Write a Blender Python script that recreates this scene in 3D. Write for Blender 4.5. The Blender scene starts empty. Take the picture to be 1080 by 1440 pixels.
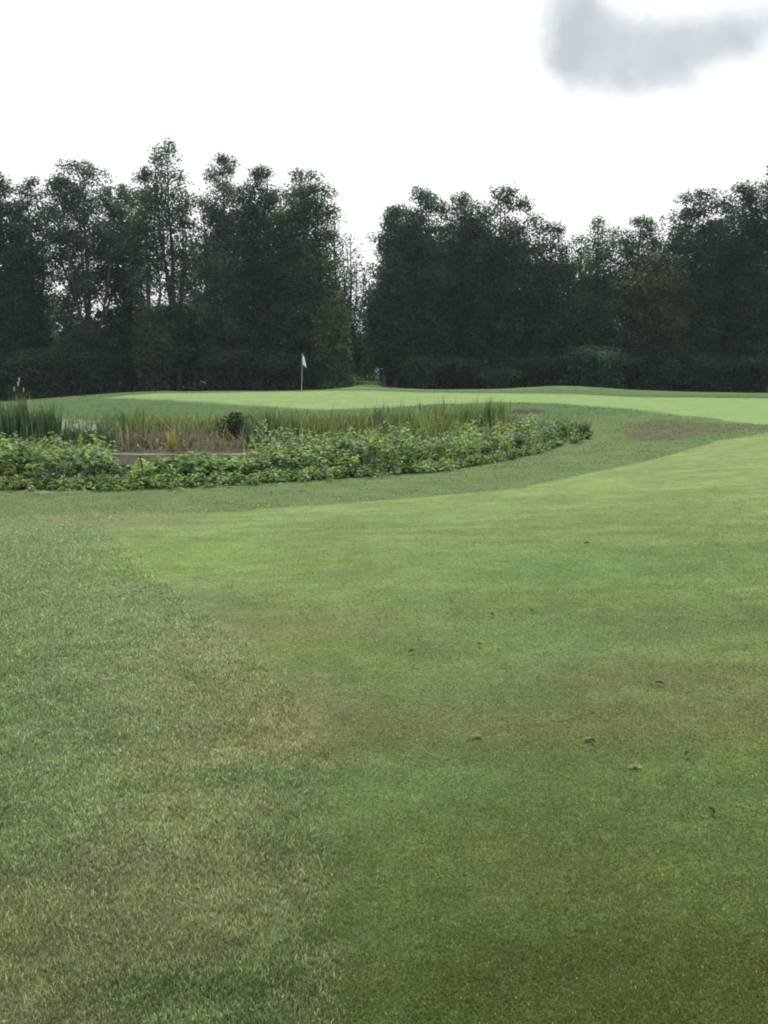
import bpy, math, random
import numpy as np
PI = math.pi
R = np.random.RandomState
SC = bpy.context.scene
COL = SC.collection

# ---------------------------------------------------------------- camera maths
EYE = 1.6
F = 1200.0
TH = math.atan(195.0 / F)
CT, ST = math.cos(TH), math.sin(TH)

def ray(px, py):
    a = (px - 540.0) / F
    b = -(py - 720.0) / F
    dy = CT + b * ST
    return a / dy, (-ST + b * CT) / dy          # x per metre of y, z per metre of y

def Z(Y, py):                                   # height of a point seen at row py, Y metres out
    return EYE + Y * ray(540, py)[1]

# ---------------------------------------------------------------- noise
def vnoise(x, y, seed=0):
    xi = np.floor(x).astype(np.int64); yi = np.floor(y).astype(np.int64)
    fx = x - xi; fy = y - yi
    fx = fx * fx * (3 - 2 * fx); fy = fy * fy * (3 - 2 * fy)
    def h(i, j):
        n = (i * 374761393 + j * 668265263 + seed * 982451653) & 0x7fffffff
        n = ((n ^ (n >> 13)) * 1274126177) & 0x7fffffff
        n = (n ^ (n >> 16)) & 0xffff
        return n / 65535.0
    a = h(xi, yi); b = h(xi + 1, yi); c = h(xi, yi + 1); d = h(xi + 1, yi + 1)
    return (a * (1 - fx) + b * fx) * (1 - fy) + (c * (1 - fx) + d * fx) * fy

def fbm(x, y, seed=0, octaves=4):
    v = 0; s = 0; a = 1.0
    for k in range(octaves):
        v = v + a * vnoise(x * 2 ** k + 17.3 * k, y * 2 ** k - 9.1 * k, seed + k)
        s += a; a *= .55
    return v / s

def sstep(a, b, x):
    t = np.clip((x - a) / (b - a), 0, 1)
    return t * t * (3 - 2 * t)

# ---------------------------------------------------------------- terrain
def col(px, pts):
    return (px, [(Y, (v[1] if v[0] == 'z' else Z(Y, v[1]))) for Y, v in pts])
z = lambda v: ('z', v)
p = lambda v: ('p', v)
COLS = [
 col(-500, [(0, z(0)), (6, z(-.12)), (12, z(-.4)), (16.5, z(-.62)), (20, z(-.84)), (27, z(-.9)), (33.5, z(-.70)), (36.5, z(-.9)), (42, z(-.98)), (46, z(-.55)), (52, z(-.3)), (60, z(-.4)), (75, z(-.75)), (110, z(-.6)), (900, z(0))]),
 col(0,   [(0, z(0)), (6, z(-.12)), (12, z(-.38)), (16.2, p(687)), (19.5, z(-.84)), (27, z(-.9)), (33.5, z(-.70)), (36.5, z(-.9)), (43, z(-.98)), (46.5, p(585)), (50, p(571)), (54, p(566.5)), (58, p(566)), (75, z(-.75)), (110, z(-.6)), (900, z(0))]),
 col(100, [(0, z(0)), (6, z(-.12)), (12, z(-.38)), (16.2, p(688)), (19.5, z(-.84)), (26, z(-.88)), (33.5, z(-.70)), (36.5, z(-.9)), (43, z(-.95)), (45.5, p(586)), (49, p(570)), (53, p(559)), (57, p(558)), (75, z(-.5)), (110, z(-.4)), (900, z(0))]),
 col(200, [(0, z(0)), (6, z(-.12)), (12, z(-.36)), (16.4, p(687)), (20, z(-.82)), (25, z(-.76)), (40, z(-.70)), (43.5, p(588)), (46.5, p(571)), (50.5, p(556)), (56, p(551)), (62, z(.33)), (75, z(-.1)), (110, z(0)), (900, z(0))]),
 col(320, [(0, z(0)), (6, z(-.11)), (12, z(-.34)), (16.8, p(682)), (20.5, z(-.82)), (25, z(-.74)), (38, z(-.68)), (42, p(590)), (45, p(575)), (50, p(557)), (56, p(551)), (62, z(.33)), (75, z(-.05)), (110, z(.1)), (900, z(0))]),
 col(430, [(0, z(0)), (6, z(-.10)), (12, z(-.32)), (17.4, p(674)), (21, z(-.82)), (25, z(-.84)), (36, z(-.82)), (40.5, p(590)), (44, p(574.5)), (50, p(556)), (54, p(550.5)), (62, z(.36)), (75, z(.1)), (95, z(.7)), (112, z(1.1)), (900, z(0))]),
 col(520, [(0, z(0)), (6, z(-.09)), (12, z(-.30)), (18, p(669)), (22, z(-.8)), (34, z(-.76)), (39.5, p(590)), (43.5, p(573.5)), (50, p(556)), (57, p(545.5)), (64, p(544)), (80, p(540)), (95, z(.92)), (112, z(1.35)), (900, z(0))]),
 col(600, [(0, z(0)), (6, z(-.08)), (12, z(-.27)), (18.8, p(664)), (23, z(-.76)), (32, z(-.7)), (38, p(586)), (42.5, p(569)), (50, p(556)), (58, p(549)), (64, z(.4)), (75, z(.1)), (95, z(.7)), (112, z(1.1)), (900, z(0))]),
 col(700, [(0, z(0)), (6, z(-.07)), (12, z(-.22)), (21, p(650)), (25, z(-.68)), (31, z(-.6)), (37, p(587)), (39.5, p(576)), (42, p(567)), (50, p(557)), (58, p(548.5)), (64, z(.42)), (75, z(0)), (110, z(.1)), (900, z(0))]),
 col(790, [(0, z(0)), (6, z(-.05)), (12, z(-.18)), (18, p(656)), (23, p(634)), (28, p(610)), (34, p(593)), (37, p(584)), (41, p(568)), (50, p(557)), (60, p(541)), (66, z(.62)), (75, z(0)), (110, z(.1)), (900, z(0))]),
 col(870, [(0, z(0)), (6, z(-.04)), (12, z(-.15)), (16, p(664)), (20, p(646)), (24, p(630)), (28.5, p(605)), (32, p(588)), (36, p(575)), (44, p(565)), (54, p(557)), (60, p(548)), (66, z(.35)), (75, z(0)), (110, z(.1)), (900, z(0))]),
 col(950, [(0, z(0)), (6, z(-.03)), (12, z(-.12)), (16, p(658)), (20, p(638)), (23.5, p(624)), (27.5, p(599)), (30, p(586)), (33, p(580)), (42, p(567)), (54, p(557)), (61, p(551)), (66, z(.2)), (75, z(-.05)), (110, z(.1)), (900, z(0))]),
 col(1080, [(0, z(0)), (6, z(0)), (12, z(-.03)), (17, p(637)), (21, p(620)), (23.5, p(611)), (25.5, p(599)), (28, p(594)), (38, p(575)), (52, p(560)), (60, p(553.5)), (66, z(.1)), (75, z(-.1)), (110, z(.1)), (900, z(0))]),
 col(1500, [(0, z(0)), (6, z(.05)), (12, z(.08)), (17, z(.05)), (21, z(.0)), (24, z(.05)), (27, z(.12)), (38, z(.12)), (52, z(.15)), (60, z(.2)), (66, z(.1)), (75, z(-.1)), (110, z(.1)), (900, z(0))]),
]
YG = np.concatenate([[0.], np.exp(np.linspace(math.log(.5), math.log(900.), 700))])
def smooth_interp(xs, ys, xq):
    # monotone cubic (Fritsch-Carlson)
    xs = np.array(xs, float); ys = np.array(ys, float)
    h = np.diff(xs); d = np.diff(ys) / h
    m = np.zeros_like(xs)
    for i in range(1, len(xs) - 1):
        if d[i-1] * d[i] > 0:
            w1 = 2*h[i] + h[i-1]; w2 = h[i] + 2*h[i-1]
            m[i] = (w1 + w2) / (w1 / d[i-1] + w2 / d[i])
    m[0] = d[0]; m[-1] = d[-1]
    k = np.clip(np.searchsorted(xs, xq) - 1, 0, len(h) - 1)
    t = (xq - xs[k]) / h[k]
    return ((2*t**3 - 3*t**2 + 1) * ys[k] + (t**3 - 2*t**2 + t) * h[k] * m[k]
            + (-2*t**3 + 3*t**2) * ys[k+1] + (t**3 - t**2) * h[k] * m[k+1])
UP = np.array([c[0] for c in COLS], float)
prof = np.array([smooth_interp([q[0] for q in c[1]], [q[1] for q in c[1]], YG) for c in COLS])
UG = np.linspace(-500, 1500, 401)
HG = np.array([np.interp(UG, UP, prof[:, j]) for j in range(len(YG))]).T     # (px, Y)
ker = np.exp(-.5 * (np.arange(-14, 15) / 5.5) ** 2); ker /= ker.sum()
HGp = np.pad(HG, ((14, 14), (0, 0)), mode='edge')
HG = sum(ker[i] * HGp[i:i + 401] for i in range(29))
LY = np.log(np.maximum(YG, .4))

def height(x, y):
    x = np.asarray(x, float); y = np.asarray(y, float)
    yy = np.maximum(y, .5)
    u = np.clip(540 + F * x / yy, -500, 1500)
    ui = (u + 500) / 5.0
    i = np.clip(ui.astype(int), 0, 399); fu = np.clip(ui - i, 0, 1)
    j = np.clip(np.searchsorted(YG, yy) - 1, 0, len(YG) - 2)
    fy = np.clip((yy - YG[j]) / (YG[j+1] - YG[j]), 0, 1)
    h = (HG[i, j] * (1 - fu) + HG[i+1, j] * fu) * (1 - fy) + (HG[i, j+1] * (1 - fu) + HG[i+1, j+1] * fu) * fy
    h = np.where(y < .5, h * np.clip((y + 1.5) / 2, 0, 1), h)
    h = h + (fbm(x * .5, y * .5, 5, 3) - .5) * .06 * sstep(2, 10, yy) + (fbm(x * .12, y * .12, 9, 2) - .5) * .10 * sstep(4, 12, yy) * (1 - sstep(30, 40, yy))
    return h

def unproj(px, py, maxY=70):
    """first ground point seen at that pixel of the photograph"""
    a, b = ray(px, py)
    Y = np.exp(np.linspace(math.log(1.2), math.log(maxY), 900))
    d = EYE + b * Y - height(a * Y, Y)
    k = np.where(d <= 0)[0]
    if len(k) == 0:
        k = [int(np.argmin(np.abs(d)))]
    return a * Y[k[0]], Y[k[0]]

# ---------------------------------------------------------------- build helpers
def tag(o, label=None, cat=None, group=None, kind=None):
    if label: o['label'] = label
    if cat: o['category'] = cat
    if group: o['group'] = group
    if kind: o['kind'] = kind
    return o

def np_mesh(name, verts, faces, mat, parent=None, color=None, smooth=False):
    """verts (n,3); faces list of (m,k) index arrays; color (n,3)"""
    me = bpy.data.meshes.new(name)
    if not isinstance(faces, list): faces = [faces]
    faces = [f for f in faces if len(f)]
    me.vertices.add(len(verts)); me.vertices.foreach_set('co', np.ascontiguousarray(verts, np.float32).ravel())
    loops = np.concatenate([f.ravel() for f in faces]).astype(np.int32)
    counts = np.concatenate([np.full(len(f), f.shape[1], np.int32) for f in faces])
    starts = np.concatenate([[0], np.cumsum(counts)[:-1]]).astype(np.int32)
    me.loops.add(len(loops)); me.loops.foreach_set('vertex_index', loops)
    me.polygons.add(len(counts)); me.polygons.foreach_set('loop_start', starts)
    try: me.polygons.foreach_set('loop_total', counts)
    except Exception: pass
    me.update(calc_edges=True)
    if smooth: me.polygons.foreach_set('use_smooth', np.ones(len(counts), bool))
    if color is not None:
        at = me.color_attributes.new('Col', 'FLOAT_COLOR', 'POINT')
        c4 = np.ones((len(verts), 4), np.float32); c4[:, :3] = color
        at.data.foreach_set('color', c4.ravel())
    me.materials.append(mat)
    o = bpy.data.objects.new(name, me); COL.objects.link(o)
    if parent is not None: o.parent = parent
    return o

def empty(name, loc, label=None, cat=None, group=None):
    o = bpy.data.objects.new(name, None); COL.objects.link(o); o.location = loc
    o.empty_display_size = .3
    return tag(o, label, cat, group)

class Tubes:
    def __init__(s): s.v = []; s.f = []; s.n = 0; s.c = []
    def add(s, pts, rad, k=6, colr=None):
        pts = np.array(pts, float); n = len(pts)
        rad = np.array(rad, float) if np.ndim(rad) else np.full(n, float(rad))
        t = np.gradient(pts, axis=0); t /= np.linalg.norm(t, axis=1)[:, None] + 1e-9
        ref = np.array([0, 0, 1.]) if abs(t[0][2]) < .9 else np.array([1., 0, 0])
        a = np.cross(t, ref); a /= np.linalg.norm(a, axis=1)[:, None] + 1e-9
        b = np.cross(t, a)
        an = np.arange(k) * 2 * PI / k
        ring = pts[:, None] + rad[:, None, None] * (np.cos(an)[None, :, None] * a[:, None] + np.sin(an)[None, :, None] * b[:, None])
        s.v.append(ring.reshape(-1, 3))
        i = np.arange(n - 1)[:, None] * k; j = np.arange(k)[None]; j2 = (j + 1) % k
        s.f.append((np.stack([i + j, i + j2, i + k + j2, i + k + j], -1).reshape(-1, 4)) + s.n)
        s.c.append(np.tile(np.array(colr if colr is not None else (1, 1, 1), float), (n * k, 1)))
        # end caps as quads fan around a centre is skipped: tips taper
        s.n += n * k
    def build(s, name, mat, parent=None, col=False):
        return np_mesh(name, np.concatenate(s.v), np.concatenate(s.f), mat, parent,
                       np.concatenate(s.c) if col else None, smooth=True)

def leaves(c, size, r, aspect=.55, fold=.25, up=0.0, nrm=None):
    """c (n,3) centres, size (n,) length -> verts, faces: a folded leaf of two triangles' width (6 verts, 2 quads)"""
    n = len(c)
    d = r.normal(size=(n, 3)); d[:, 2] = d[:, 2] * .7 + up; d /= np.linalg.norm(d, axis=1)[:, None]
    if nrm is None:
        w = np.cross(d, r.normal(size=(n, 3)))
    else:
        q = nrm + r.normal(size=(n, 3)) * .45; w = np.cross(q, d)
        d = np.cross(w, q); d /= np.linalg.norm(d, axis=1)[:, None] + 1e-9
    w /= np.linalg.norm(w, axis=1)[:, None] + 1e-9
    nn = np.cross(d, w)
    L = size[:, None]; W = L * aspect * .5
    base = c - d * L * .5; tip = c + d * L * .5
    s1 = c + w * W - d * L * .08 + nn * L * fold * .3
    s2 = c - w * W - d * L * .08 + nn * L * fold * .3
    v = np.stack([base, s1, tip, s2], 1).reshape(-1, 3)
    f = np.arange(n)[:, None] * 4 + np.array([[0, 1, 2, 3]])
    return v, f

def blades(x, y, z0, h, w, lean, r, colr, tipc=None, az=None):
    """bent grass blades, 5 verts each (quad + triangle)"""
    n = len(x)
    if az is None: az = r.uniform(0, 2 * PI, n)
    fa = r.uniform(0, 2 * PI, n)
    wx, wy = np.cos(fa) * w * .5, np.sin(fa) * w * .5
    lx, ly = np.cos(az) * lean * h, np.sin(az) * lean * h
    hz = h * np.sqrt(np.maximum(1 - lean ** 2 * .8, .15))
    V = np.zeros((n, 5, 3))
    V[:, 0] = np.stack([x - wx, y - wy, z0], 1); V[:, 1] = np.stack([x + wx, y + wy, z0], 1)
    V[:, 2] = np.stack([x + wx * .8 + lx * .35, y + wy * .8 + ly * .35, z0 + hz * .58], 1)
    V[:, 3] = np.stack([x - wx * .8 + lx * .35, y - wy * .8 + ly * .35, z0 + hz * .58], 1)
    V[:, 4] = np.stack([x + lx, y + ly, z0 + hz], 1)
    i = np.arange(n)[:, None] * 5
    C = np.repeat(colr[:, None], 5, 1)
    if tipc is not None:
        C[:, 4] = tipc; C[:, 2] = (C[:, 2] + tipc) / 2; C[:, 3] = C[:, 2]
    return V.reshape(-1, 3), [i + np.array([[0, 1, 2, 3]]), i + np.array([[3, 2, 4]])], C.reshape(-1, 3)

def join(parts):
    """[(v, [f..], c)] -> one"""
    vs, f4, f3, cs, n = [], [], [], [], 0
    for v, fs, c in parts:
        for f in (fs if isinstance(fs, list) else [fs]):
            (f4 if f.shape[1] == 4 else f3).append(f + n)
        vs.append(v); cs.append(c); n += len(v)
    out = []
    if f4: out.append(np.concatenate(f4))
    if f3: out.append(np.concatenate(f3))
    return np.concatenate(vs), out, np.concatenate(cs)

# ---------------------------------------------------------------- materials
def new_mat(name):
    m = bpy.data.materials.new(name); m.use_nodes = True
    nt = m.node_tree; nt.nodes.clear()
    out = nt.nodes.new('ShaderNodeOutputMaterial')
    return m, nt, out

def N(nt, t, **kw):
    n = nt.nodes.new(t)
    for k, v in kw.items():
        if k in n.inputs.keys(): n.inputs[k].default_value = v
        else: setattr(n, k, v)
    return n

def leaf_mat(name, trans=.35, rough=.5, spec=.3, noise_scale=3.0, tcol=(1.25, 1.35, .6), vary=.35):
    m, nt, out = new_mat(name); L = nt.links.new
    at = N(nt, 'ShaderNodeVertexColor'); at.layer_name = 'Col'
    tc = N(nt, 'ShaderNodeTexCoord')
    no = N(nt, 'ShaderNodeTexNoise'); no.inputs['Scale'].default_value = noise_scale; no.inputs['Detail'].default_value = 3
    L(tc.outputs['Object'], no.inputs['Vector'])
    mr = N(nt, 'ShaderNodeMapRange'); mr.inputs['To Min'].default_value = 1 - vary; mr.inputs['To Max'].default_value = 1 + vary
    mr.inputs['From Min'].default_value = .3; mr.inputs['From Max'].default_value = .7
    L(no.outputs['Fac'], mr.inputs['Value'])
    mul = N(nt, 'ShaderNodeVectorMath', operation='SCALE'); L(at.outputs['Color'], mul.inputs[0]); L(mr.outputs[0], mul.inputs['Scale'])
    bs = N(nt, 'ShaderNodeBsdfPrincipled'); bs.inputs['Roughness'].default_value = rough
    bs.inputs['Specular IOR Level'].default_value = spec
    L(mul.outputs[0], bs.inputs['Base Color'])
    tm = N(nt, 'ShaderNodeVectorMath', operation='MULTIPLY'); L(mul.outputs[0], tm.inputs[0]); tm.inputs[1].default_value = tcol
    tr = N(nt, 'ShaderNodeBsdfTranslucent'); L(tm.outputs[0], tr.inputs['Color'])
    mx = N(nt, 'ShaderNodeMixShader'); mx.inputs[0].default_value = trans
    L(bs.outputs[0], mx.inputs[1]); L(tr.outputs[0], mx.inputs[2]); L(mx.outputs[0], out.inputs['Surface'])
    return m

M_TREE = leaf_mat('tree_foliage', trans=.34, rough=.6, spec=.15, noise_scale=.6, vary=.25)
M_WEED = leaf_mat('weed_leaves', trans=.45, rough=.55, spec=.22, noise_scale=1.5)
M_REED = leaf_mat('reed_blades', trans=.3, rough=.5, spec=.4, noise_scale=1.5)
M_TURF = leaf_mat('turf_blades', trans=.5, rough=.6, spec=.12, noise_scale=9, vary=.18, tcol=(1.2, 1.25, .9))

def bark_mat():
    m, nt, out = new_mat('bark'); L = nt.links.new
    tc = N(nt, 'ShaderNodeTexCoord'); mp = N(nt, 'ShaderNodeMapping'); mp.inputs['Scale'].default_value = (6, 6, 1.2)
    no = N(nt, 'ShaderNodeTexNoise'); no.inputs['Scale'].default_value = 2; no.inputs['Detail'].default_value = 6
    L(tc.outputs['Object'], mp.inputs[0]); L(mp.outputs[0], no.inputs['Vector'])
    cr = N(nt, 'ShaderNodeValToRGB'); cr.color_ramp.elements[0].color = (.03, .026, .022, 1); cr.color_ramp.elements[1].color = (.13, .12, .10, 1)
    L(no.outputs['Fac'], cr.inputs[0])
    bs = N(nt, 'ShaderNodeBsdfPrincipled'); bs.inputs['Roughness'].default_value = .9; L(cr.outputs[0], bs.inputs['Base Color'])
    bu = N(nt, 'ShaderNodeBump'); bu.inputs['Distance'].default_value = .03; L(no.outputs['Fac'], bu.inputs['Height']); L(bu.outputs[0], bs.inputs['Normal'])
    L(bs.outputs[0], out.inputs['Surface']); return m
M_BARK = bark_mat()

def wood_mat(name, c0, c1, sc=(20, 20, 1.5)):
    m, nt, out = new_mat(name); L = nt.links.new
    tc = N(nt, 'ShaderNodeTexCoord'); mp = N(nt, 'ShaderNodeMapping'); mp.inputs['Scale'].default_value = sc
    no = N(nt, 'ShaderNodeTexNoise'); no.inputs['Scale'].default_value = 2; no.inputs['Detail'].default_value = 6
    L(tc.outputs['Object'], mp.inputs[0]); L(mp.outputs[0], no.inputs['Vector'])
    cr = N(nt, 'ShaderNodeValToRGB'); cr.color_ramp.elements[0].color = (*c0, 1); cr.color_ramp.elements[1].color = (*c1, 1)
    cr.color_ramp.elements[0].position = .3; cr.color_ramp.elements[1].position = .7
    L(no.outputs['Fac'], cr.inputs[0])
    bs = N(nt, 'ShaderNodeBsdfPrincipled'); bs.inputs['Roughness'].default_value = .9; bs.inputs['Specular IOR Level'].default_value = .15; L(cr.outputs[0], bs.inputs['Base Color'])
    bu = N(nt, 'ShaderNodeBump'); bu.inputs['Distance'].default_value = .01; L(no.outputs['Fac'], bu.inputs['Height']); L(bu.outputs[0], bs.inputs['Normal'])
    L(bs.outputs[0], out.inputs['Surface']); return m

def ground_mat():
    m, nt, out = new_mat('turf'); L = nt.links.new
    at = N(nt, 'ShaderNodeVertexColor'); at.layer_name = 'Col'
    tc = N(nt, 'ShaderNodeTexCoord')
    prev = at.outputs['Color']
    last = None
    for sc, lo, hi, det, st in ((1.1, .86, 1.14, 5, (1, 1, 1)), (5.5, .84, 1.16, 6, (1, 1.3, 1)), (38, .72, 1.3, 6, (1, 1, 1))):
        mp = N(nt, 'ShaderNodeMapping'); mp.inputs['Scale'].default_value = st
        no = N(nt, 'ShaderNodeTexNoise'); no.inputs['Scale'].default_value = sc; no.inputs['Detail'].default_value = det; no.inputs['Roughness'].default_value = .65
        L(tc.outputs['Object'], mp.inputs[0]); L(mp.outputs[0], no.inputs['Vector'])
        mr = N(nt, 'ShaderNodeMapRange'); mr.inputs['From Min'].default_value = .3; mr.inputs['From Max'].default_value = .7
        mr.inputs['To Min'].default_value = lo; mr.inputs['To Max'].default_value = hi
        L(no.outputs['Fac'], mr.inputs['Value'])
        mu = N(nt, 'ShaderNodeVectorMath', operation='SCALE'); L(prev, mu.inputs[0]); L(mr.outputs[0], mu.inputs['Scale'])
        prev = mu.outputs[0]; last = no
    # slight yellow / blue-green drift
    no2 = N(nt, 'ShaderNodeTexNoise'); no2.inputs['Scale'].default_value = .8; no2.inputs['Detail'].default_value = 5
    mp2 = N(nt, 'ShaderNodeMapping'); mp2.inputs['Location'].default_value = (31, 7, 0); L(tc.outputs['Object'], mp2.inputs[0]); L(mp2.outputs[0], no2.inputs['Vector'])
    cr = N(nt, 'ShaderNodeValToRGB'); cr.color_ramp.elements[0].position = .3; cr.color_ramp.elements[1].position = .7
    cr.color_ramp.elements[0].color = (1.07, 1.01, .88, 1); cr.color_ramp.elements[1].color = (.97, 1.02, 1.0, 1)
    L(no2.outputs['Fac'], cr.inputs[0])
    mu = N(nt, 'ShaderNodeVectorMath', operation='MULTIPLY'); L(prev, mu.inputs[0]); L(cr.outputs[0], mu.inputs[1])
    bs = N(nt, 'ShaderNodeBsdfPrincipled'); bs.inputs['Roughness'].default_value = .85; bs.inputs['Specular IOR Level'].default_value = .05
    bs.inputs['Sheen Weight'].default_value = .03; bs.inputs['Sheen Roughness'].default_value = .5; bs.inputs['Sheen Tint'].default_value = (.75, .95, .5, 1)
    L(mu.outputs[0], bs.inputs['Base Color'])
    bu = N(nt, 'ShaderNodeBump'); bu.inputs['Distance'].default_value = .025; bu.inputs['Strength'].default_value = .7
    L(last.outputs['Fac'], bu.inputs['Height']); L(bu.outputs[0], bs.inputs['Normal'])
    L(bs.outputs[0], out.inputs['Surface']); return m
M_GROUND = ground_mat()

# ---------------------------------------------------------------- ground colour (mown kinds of turf, worn and dry patches, mud)
def seg_poly(pts, mY=70):
    return np.array([unproj(a, b, mY) if not isinstance(a, tuple) else a for a, b in pts])
def sdist(x, y, poly):
    """signed distance, positive inside"""
    n = len(poly); inside = np.zeros(x.shape, bool); d = np.full(x.shape, 1e9)
    for i in range(n):
        ax, ay = poly[i]; bx, by = poly[(i + 1) % n]
        ex, ey = bx - ax, by - ay
        t = np.clip(((x - ax) * ex + (y - ay) * ey) / (ex * ex + ey * ey + 1e-12), 0, 1)
        d = np.minimum(d, np.hypot(x - ax - t * ex, y - ay - t * ey))
        cond = ((ay > y) != (by > y))
        xi = (bx - ax) * (y - ay) / (by - ay + 1e-12) + ax
        inside ^= cond & (x < xi)
    return np.where(inside, d, -d)

# near fairway (mown): the left edge climbs from the bottom of the view, turns right below the marsh
fw = [unproj(a, b) for a, b in [(470, 1440), (452, 1250), (448, 1100), (430, 1010), (385, 950), (330, 895), (262, 850), (215, 805), (180, 768), (135, 740), (180, 731), (260, 724), (380, 716), (500, 706), (620, 697), (740, 686), (800, 672), (880, 655), (950, 638), (1010, 620), (1090, 606)]]
FAIR = np.array([(-.1, -.5)] + fw + [(18, 20), (12, -.5)])
# putting green and its bright apron running right
gr = [unproj(a, b) for a, b in [(150, 560), (215, 562), (300, 566), (400, 574), (450, 576), (520, 574), (600, 569), (680, 566), (780, 567), (850, 572), (905, 577), (960, 584), (1085, 597)]]
GREEN = np.array(gr + [(36, 30), (36, 50), (18, 51.5), (4, 53), (-4, 54), (-9, 54), (-14, 53)])
# bank of brownish longer turf on the right-hand rise
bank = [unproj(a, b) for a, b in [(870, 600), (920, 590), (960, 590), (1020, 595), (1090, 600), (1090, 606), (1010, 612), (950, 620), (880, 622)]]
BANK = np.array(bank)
# marsh floor: mud and litter under the weeds and reeds
ms = [unproj(a, b) for a, b in [(-80, 690), (60, 690), (200, 688), (330, 682), (430, 675), (520, 669), (600, 665), (690, 651), (760, 640), (812, 624), (836, 608), (815, 597), (770, 592), (730, 588)]]
MARSH = np.array(ms + [(5, 38.2), (1.5, 39), (-4, 41), (-8, 42.5), (-12, 43.5), (-18, 45.5), (-24, 47), (-50, 47), (-40, 18)])

def patch(x, y, px, py, rx, ry, seed, rough=.5):
    """soft worn patch centred where that spot of turf lies, radii in metres across / along"""
    cx, cy = unproj(px, py)
    n = (fbm(x * 2.4 / max(rx, .3), y * 2.4 / max(ry, .3), seed, 3) - .5) * .9 + (fbm(x * 9, y * 9, seed + 50, 3) - .5) * .9
    d = np.hypot((x - cx) / rx, (y - cy) / ry) + n * rough * 2
    return 1 - sstep(.2, 1.15, d)

A = lambda *c: np.array(c, float)
def mixc(c, new, f):
    return c * (1 - f[:, None]) + new[None] * f[:, None]

PATCHES = [  # px, py, rx, ry (m), colour, strength, seed
 # dry straw-coloured wear along the rough side of the fairway edge
 (400, 1025, .30, .80, A(.22, .19, .13), .7, 1), (335, 975, .5, .9, A(.20, .18, .10), .6, 2), (255, 925, .8, 1.3, A(.18, .165, .09), .6, 3),
 (215, 865, .9, 1.5, A(.165, .155, .085), .5, 4), (150, 1040, .55, .5, A(.17, .16, .09), .4, 5), (240, 1075, .45, .22, A(.22, .18, .11), .6, 40), (240, 1130, .55, .35, A(.19, .175, .09), .6, 6),
 (210, 1205, .4, .22, A(.22, .17, .11), .6, 7), (350, 1150, .4, .3, A(.17, .165, .08), .6, 8), (300, 1240, .5, .25, A(.16, .15, .085), .5, 41), (200, 1310, .45, .22, A(.17, .15, .09), .5, 9),
 (60, 1420, .4, .16, A(.21, .17, .11), .6, 10), (350, 1340, .45, .2, A(.15, .15, .08), .5, 11), (120, 1250, .4, .2, A(.15, .15, .085), .4, 42),
 (355, 1095, .45, .12, A(.05, .105, .055), .7, 12), (60, 1020, 1.0, .7, A(.09, .15, .075), .4, 13), (60, 870, 1.6, 2.0, A(.09, .15, .075), .45, 14),
 (90, 740, 2.5, 2.2, A(.10, .15, .078), .45, 15), (80, 1180, .7, .3, A(.095, .15, .08), .4, 33), (250, 1400, .4, .12, A(.06, .09, .04), .5, 43),
 (30, 690, 2.0, .5, A(.19, .185, .10), .7, 16), (150, 728, 1.4, 1.0, A(.135, .135, .075), .6, 17),
 # fairway
 (290, 775, 1.7, 1.7, A(.135, .21, .068), .55, 18), (440, 870, 1.6, .8, A(.14, .15, .07), .4, 19), (420, 950, .8, 1.4, A(.11, .13, .048), .4, 20),
 (640, 960, 1.8, .5, A(.11, .12, .058), .45, 21), (600, 1010, .9, .35, A(.115, .115, .065), .4, 22), (740, 1030, 1.7, .5, A(.105, .105, .055), .45, 23),
 (1010, 960, 1.0, .8, A(.11, .115, .06), .4, 24), (480, 880, 1.0, .4, A(.15, .145, .085), .3, 25), (700, 1110, 1.2, .5, A(.075, .145, .06), .4, 26),
 (640, 1180, .6, .3, A(.10, .12, .04), .4, 27), (860, 1230, .6, .3, A(.10, .115, .04), .4, 28), (780, 1370, .9, .25, A(.062, .075, .026), .5, 29),
 (940, 800, 2.0, 1.2, A(.085, .155, .06), .3, 30), (700, 790, 2.2, 1.6, A(.10, .17, .06), .3, 31), (560, 930, 1.2, .8, A(.09, .15, .065), .3, 32),
 (1010, 660, 3.0, 1.5, A(.13, .19, .066), .3, 34), (620, 720, 4.0, 1.2, A(.12, .185, .065), .3, 35), (930, 1160, .7, .3, A(.07, .12, .045), .3, 44),
 (600, 860, 2.2, .7, A(.075, .125, .05), .4, 45), (960, 880, 1.6, .7, A(.075, .125, .05), .35, 46),
]

def fair_mask(x, y):
    wob = (fbm(x * 1.3, y * 1.3, 22, 4) - .5) * .35
    return sstep(-.08, .09, sdist(x, y, FAIR) + (fbm(x * 4.0, y * 4.5, 23, 3) - .5) * .12 + wob * np.clip(y / 12, .2, 1) * .45)

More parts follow.
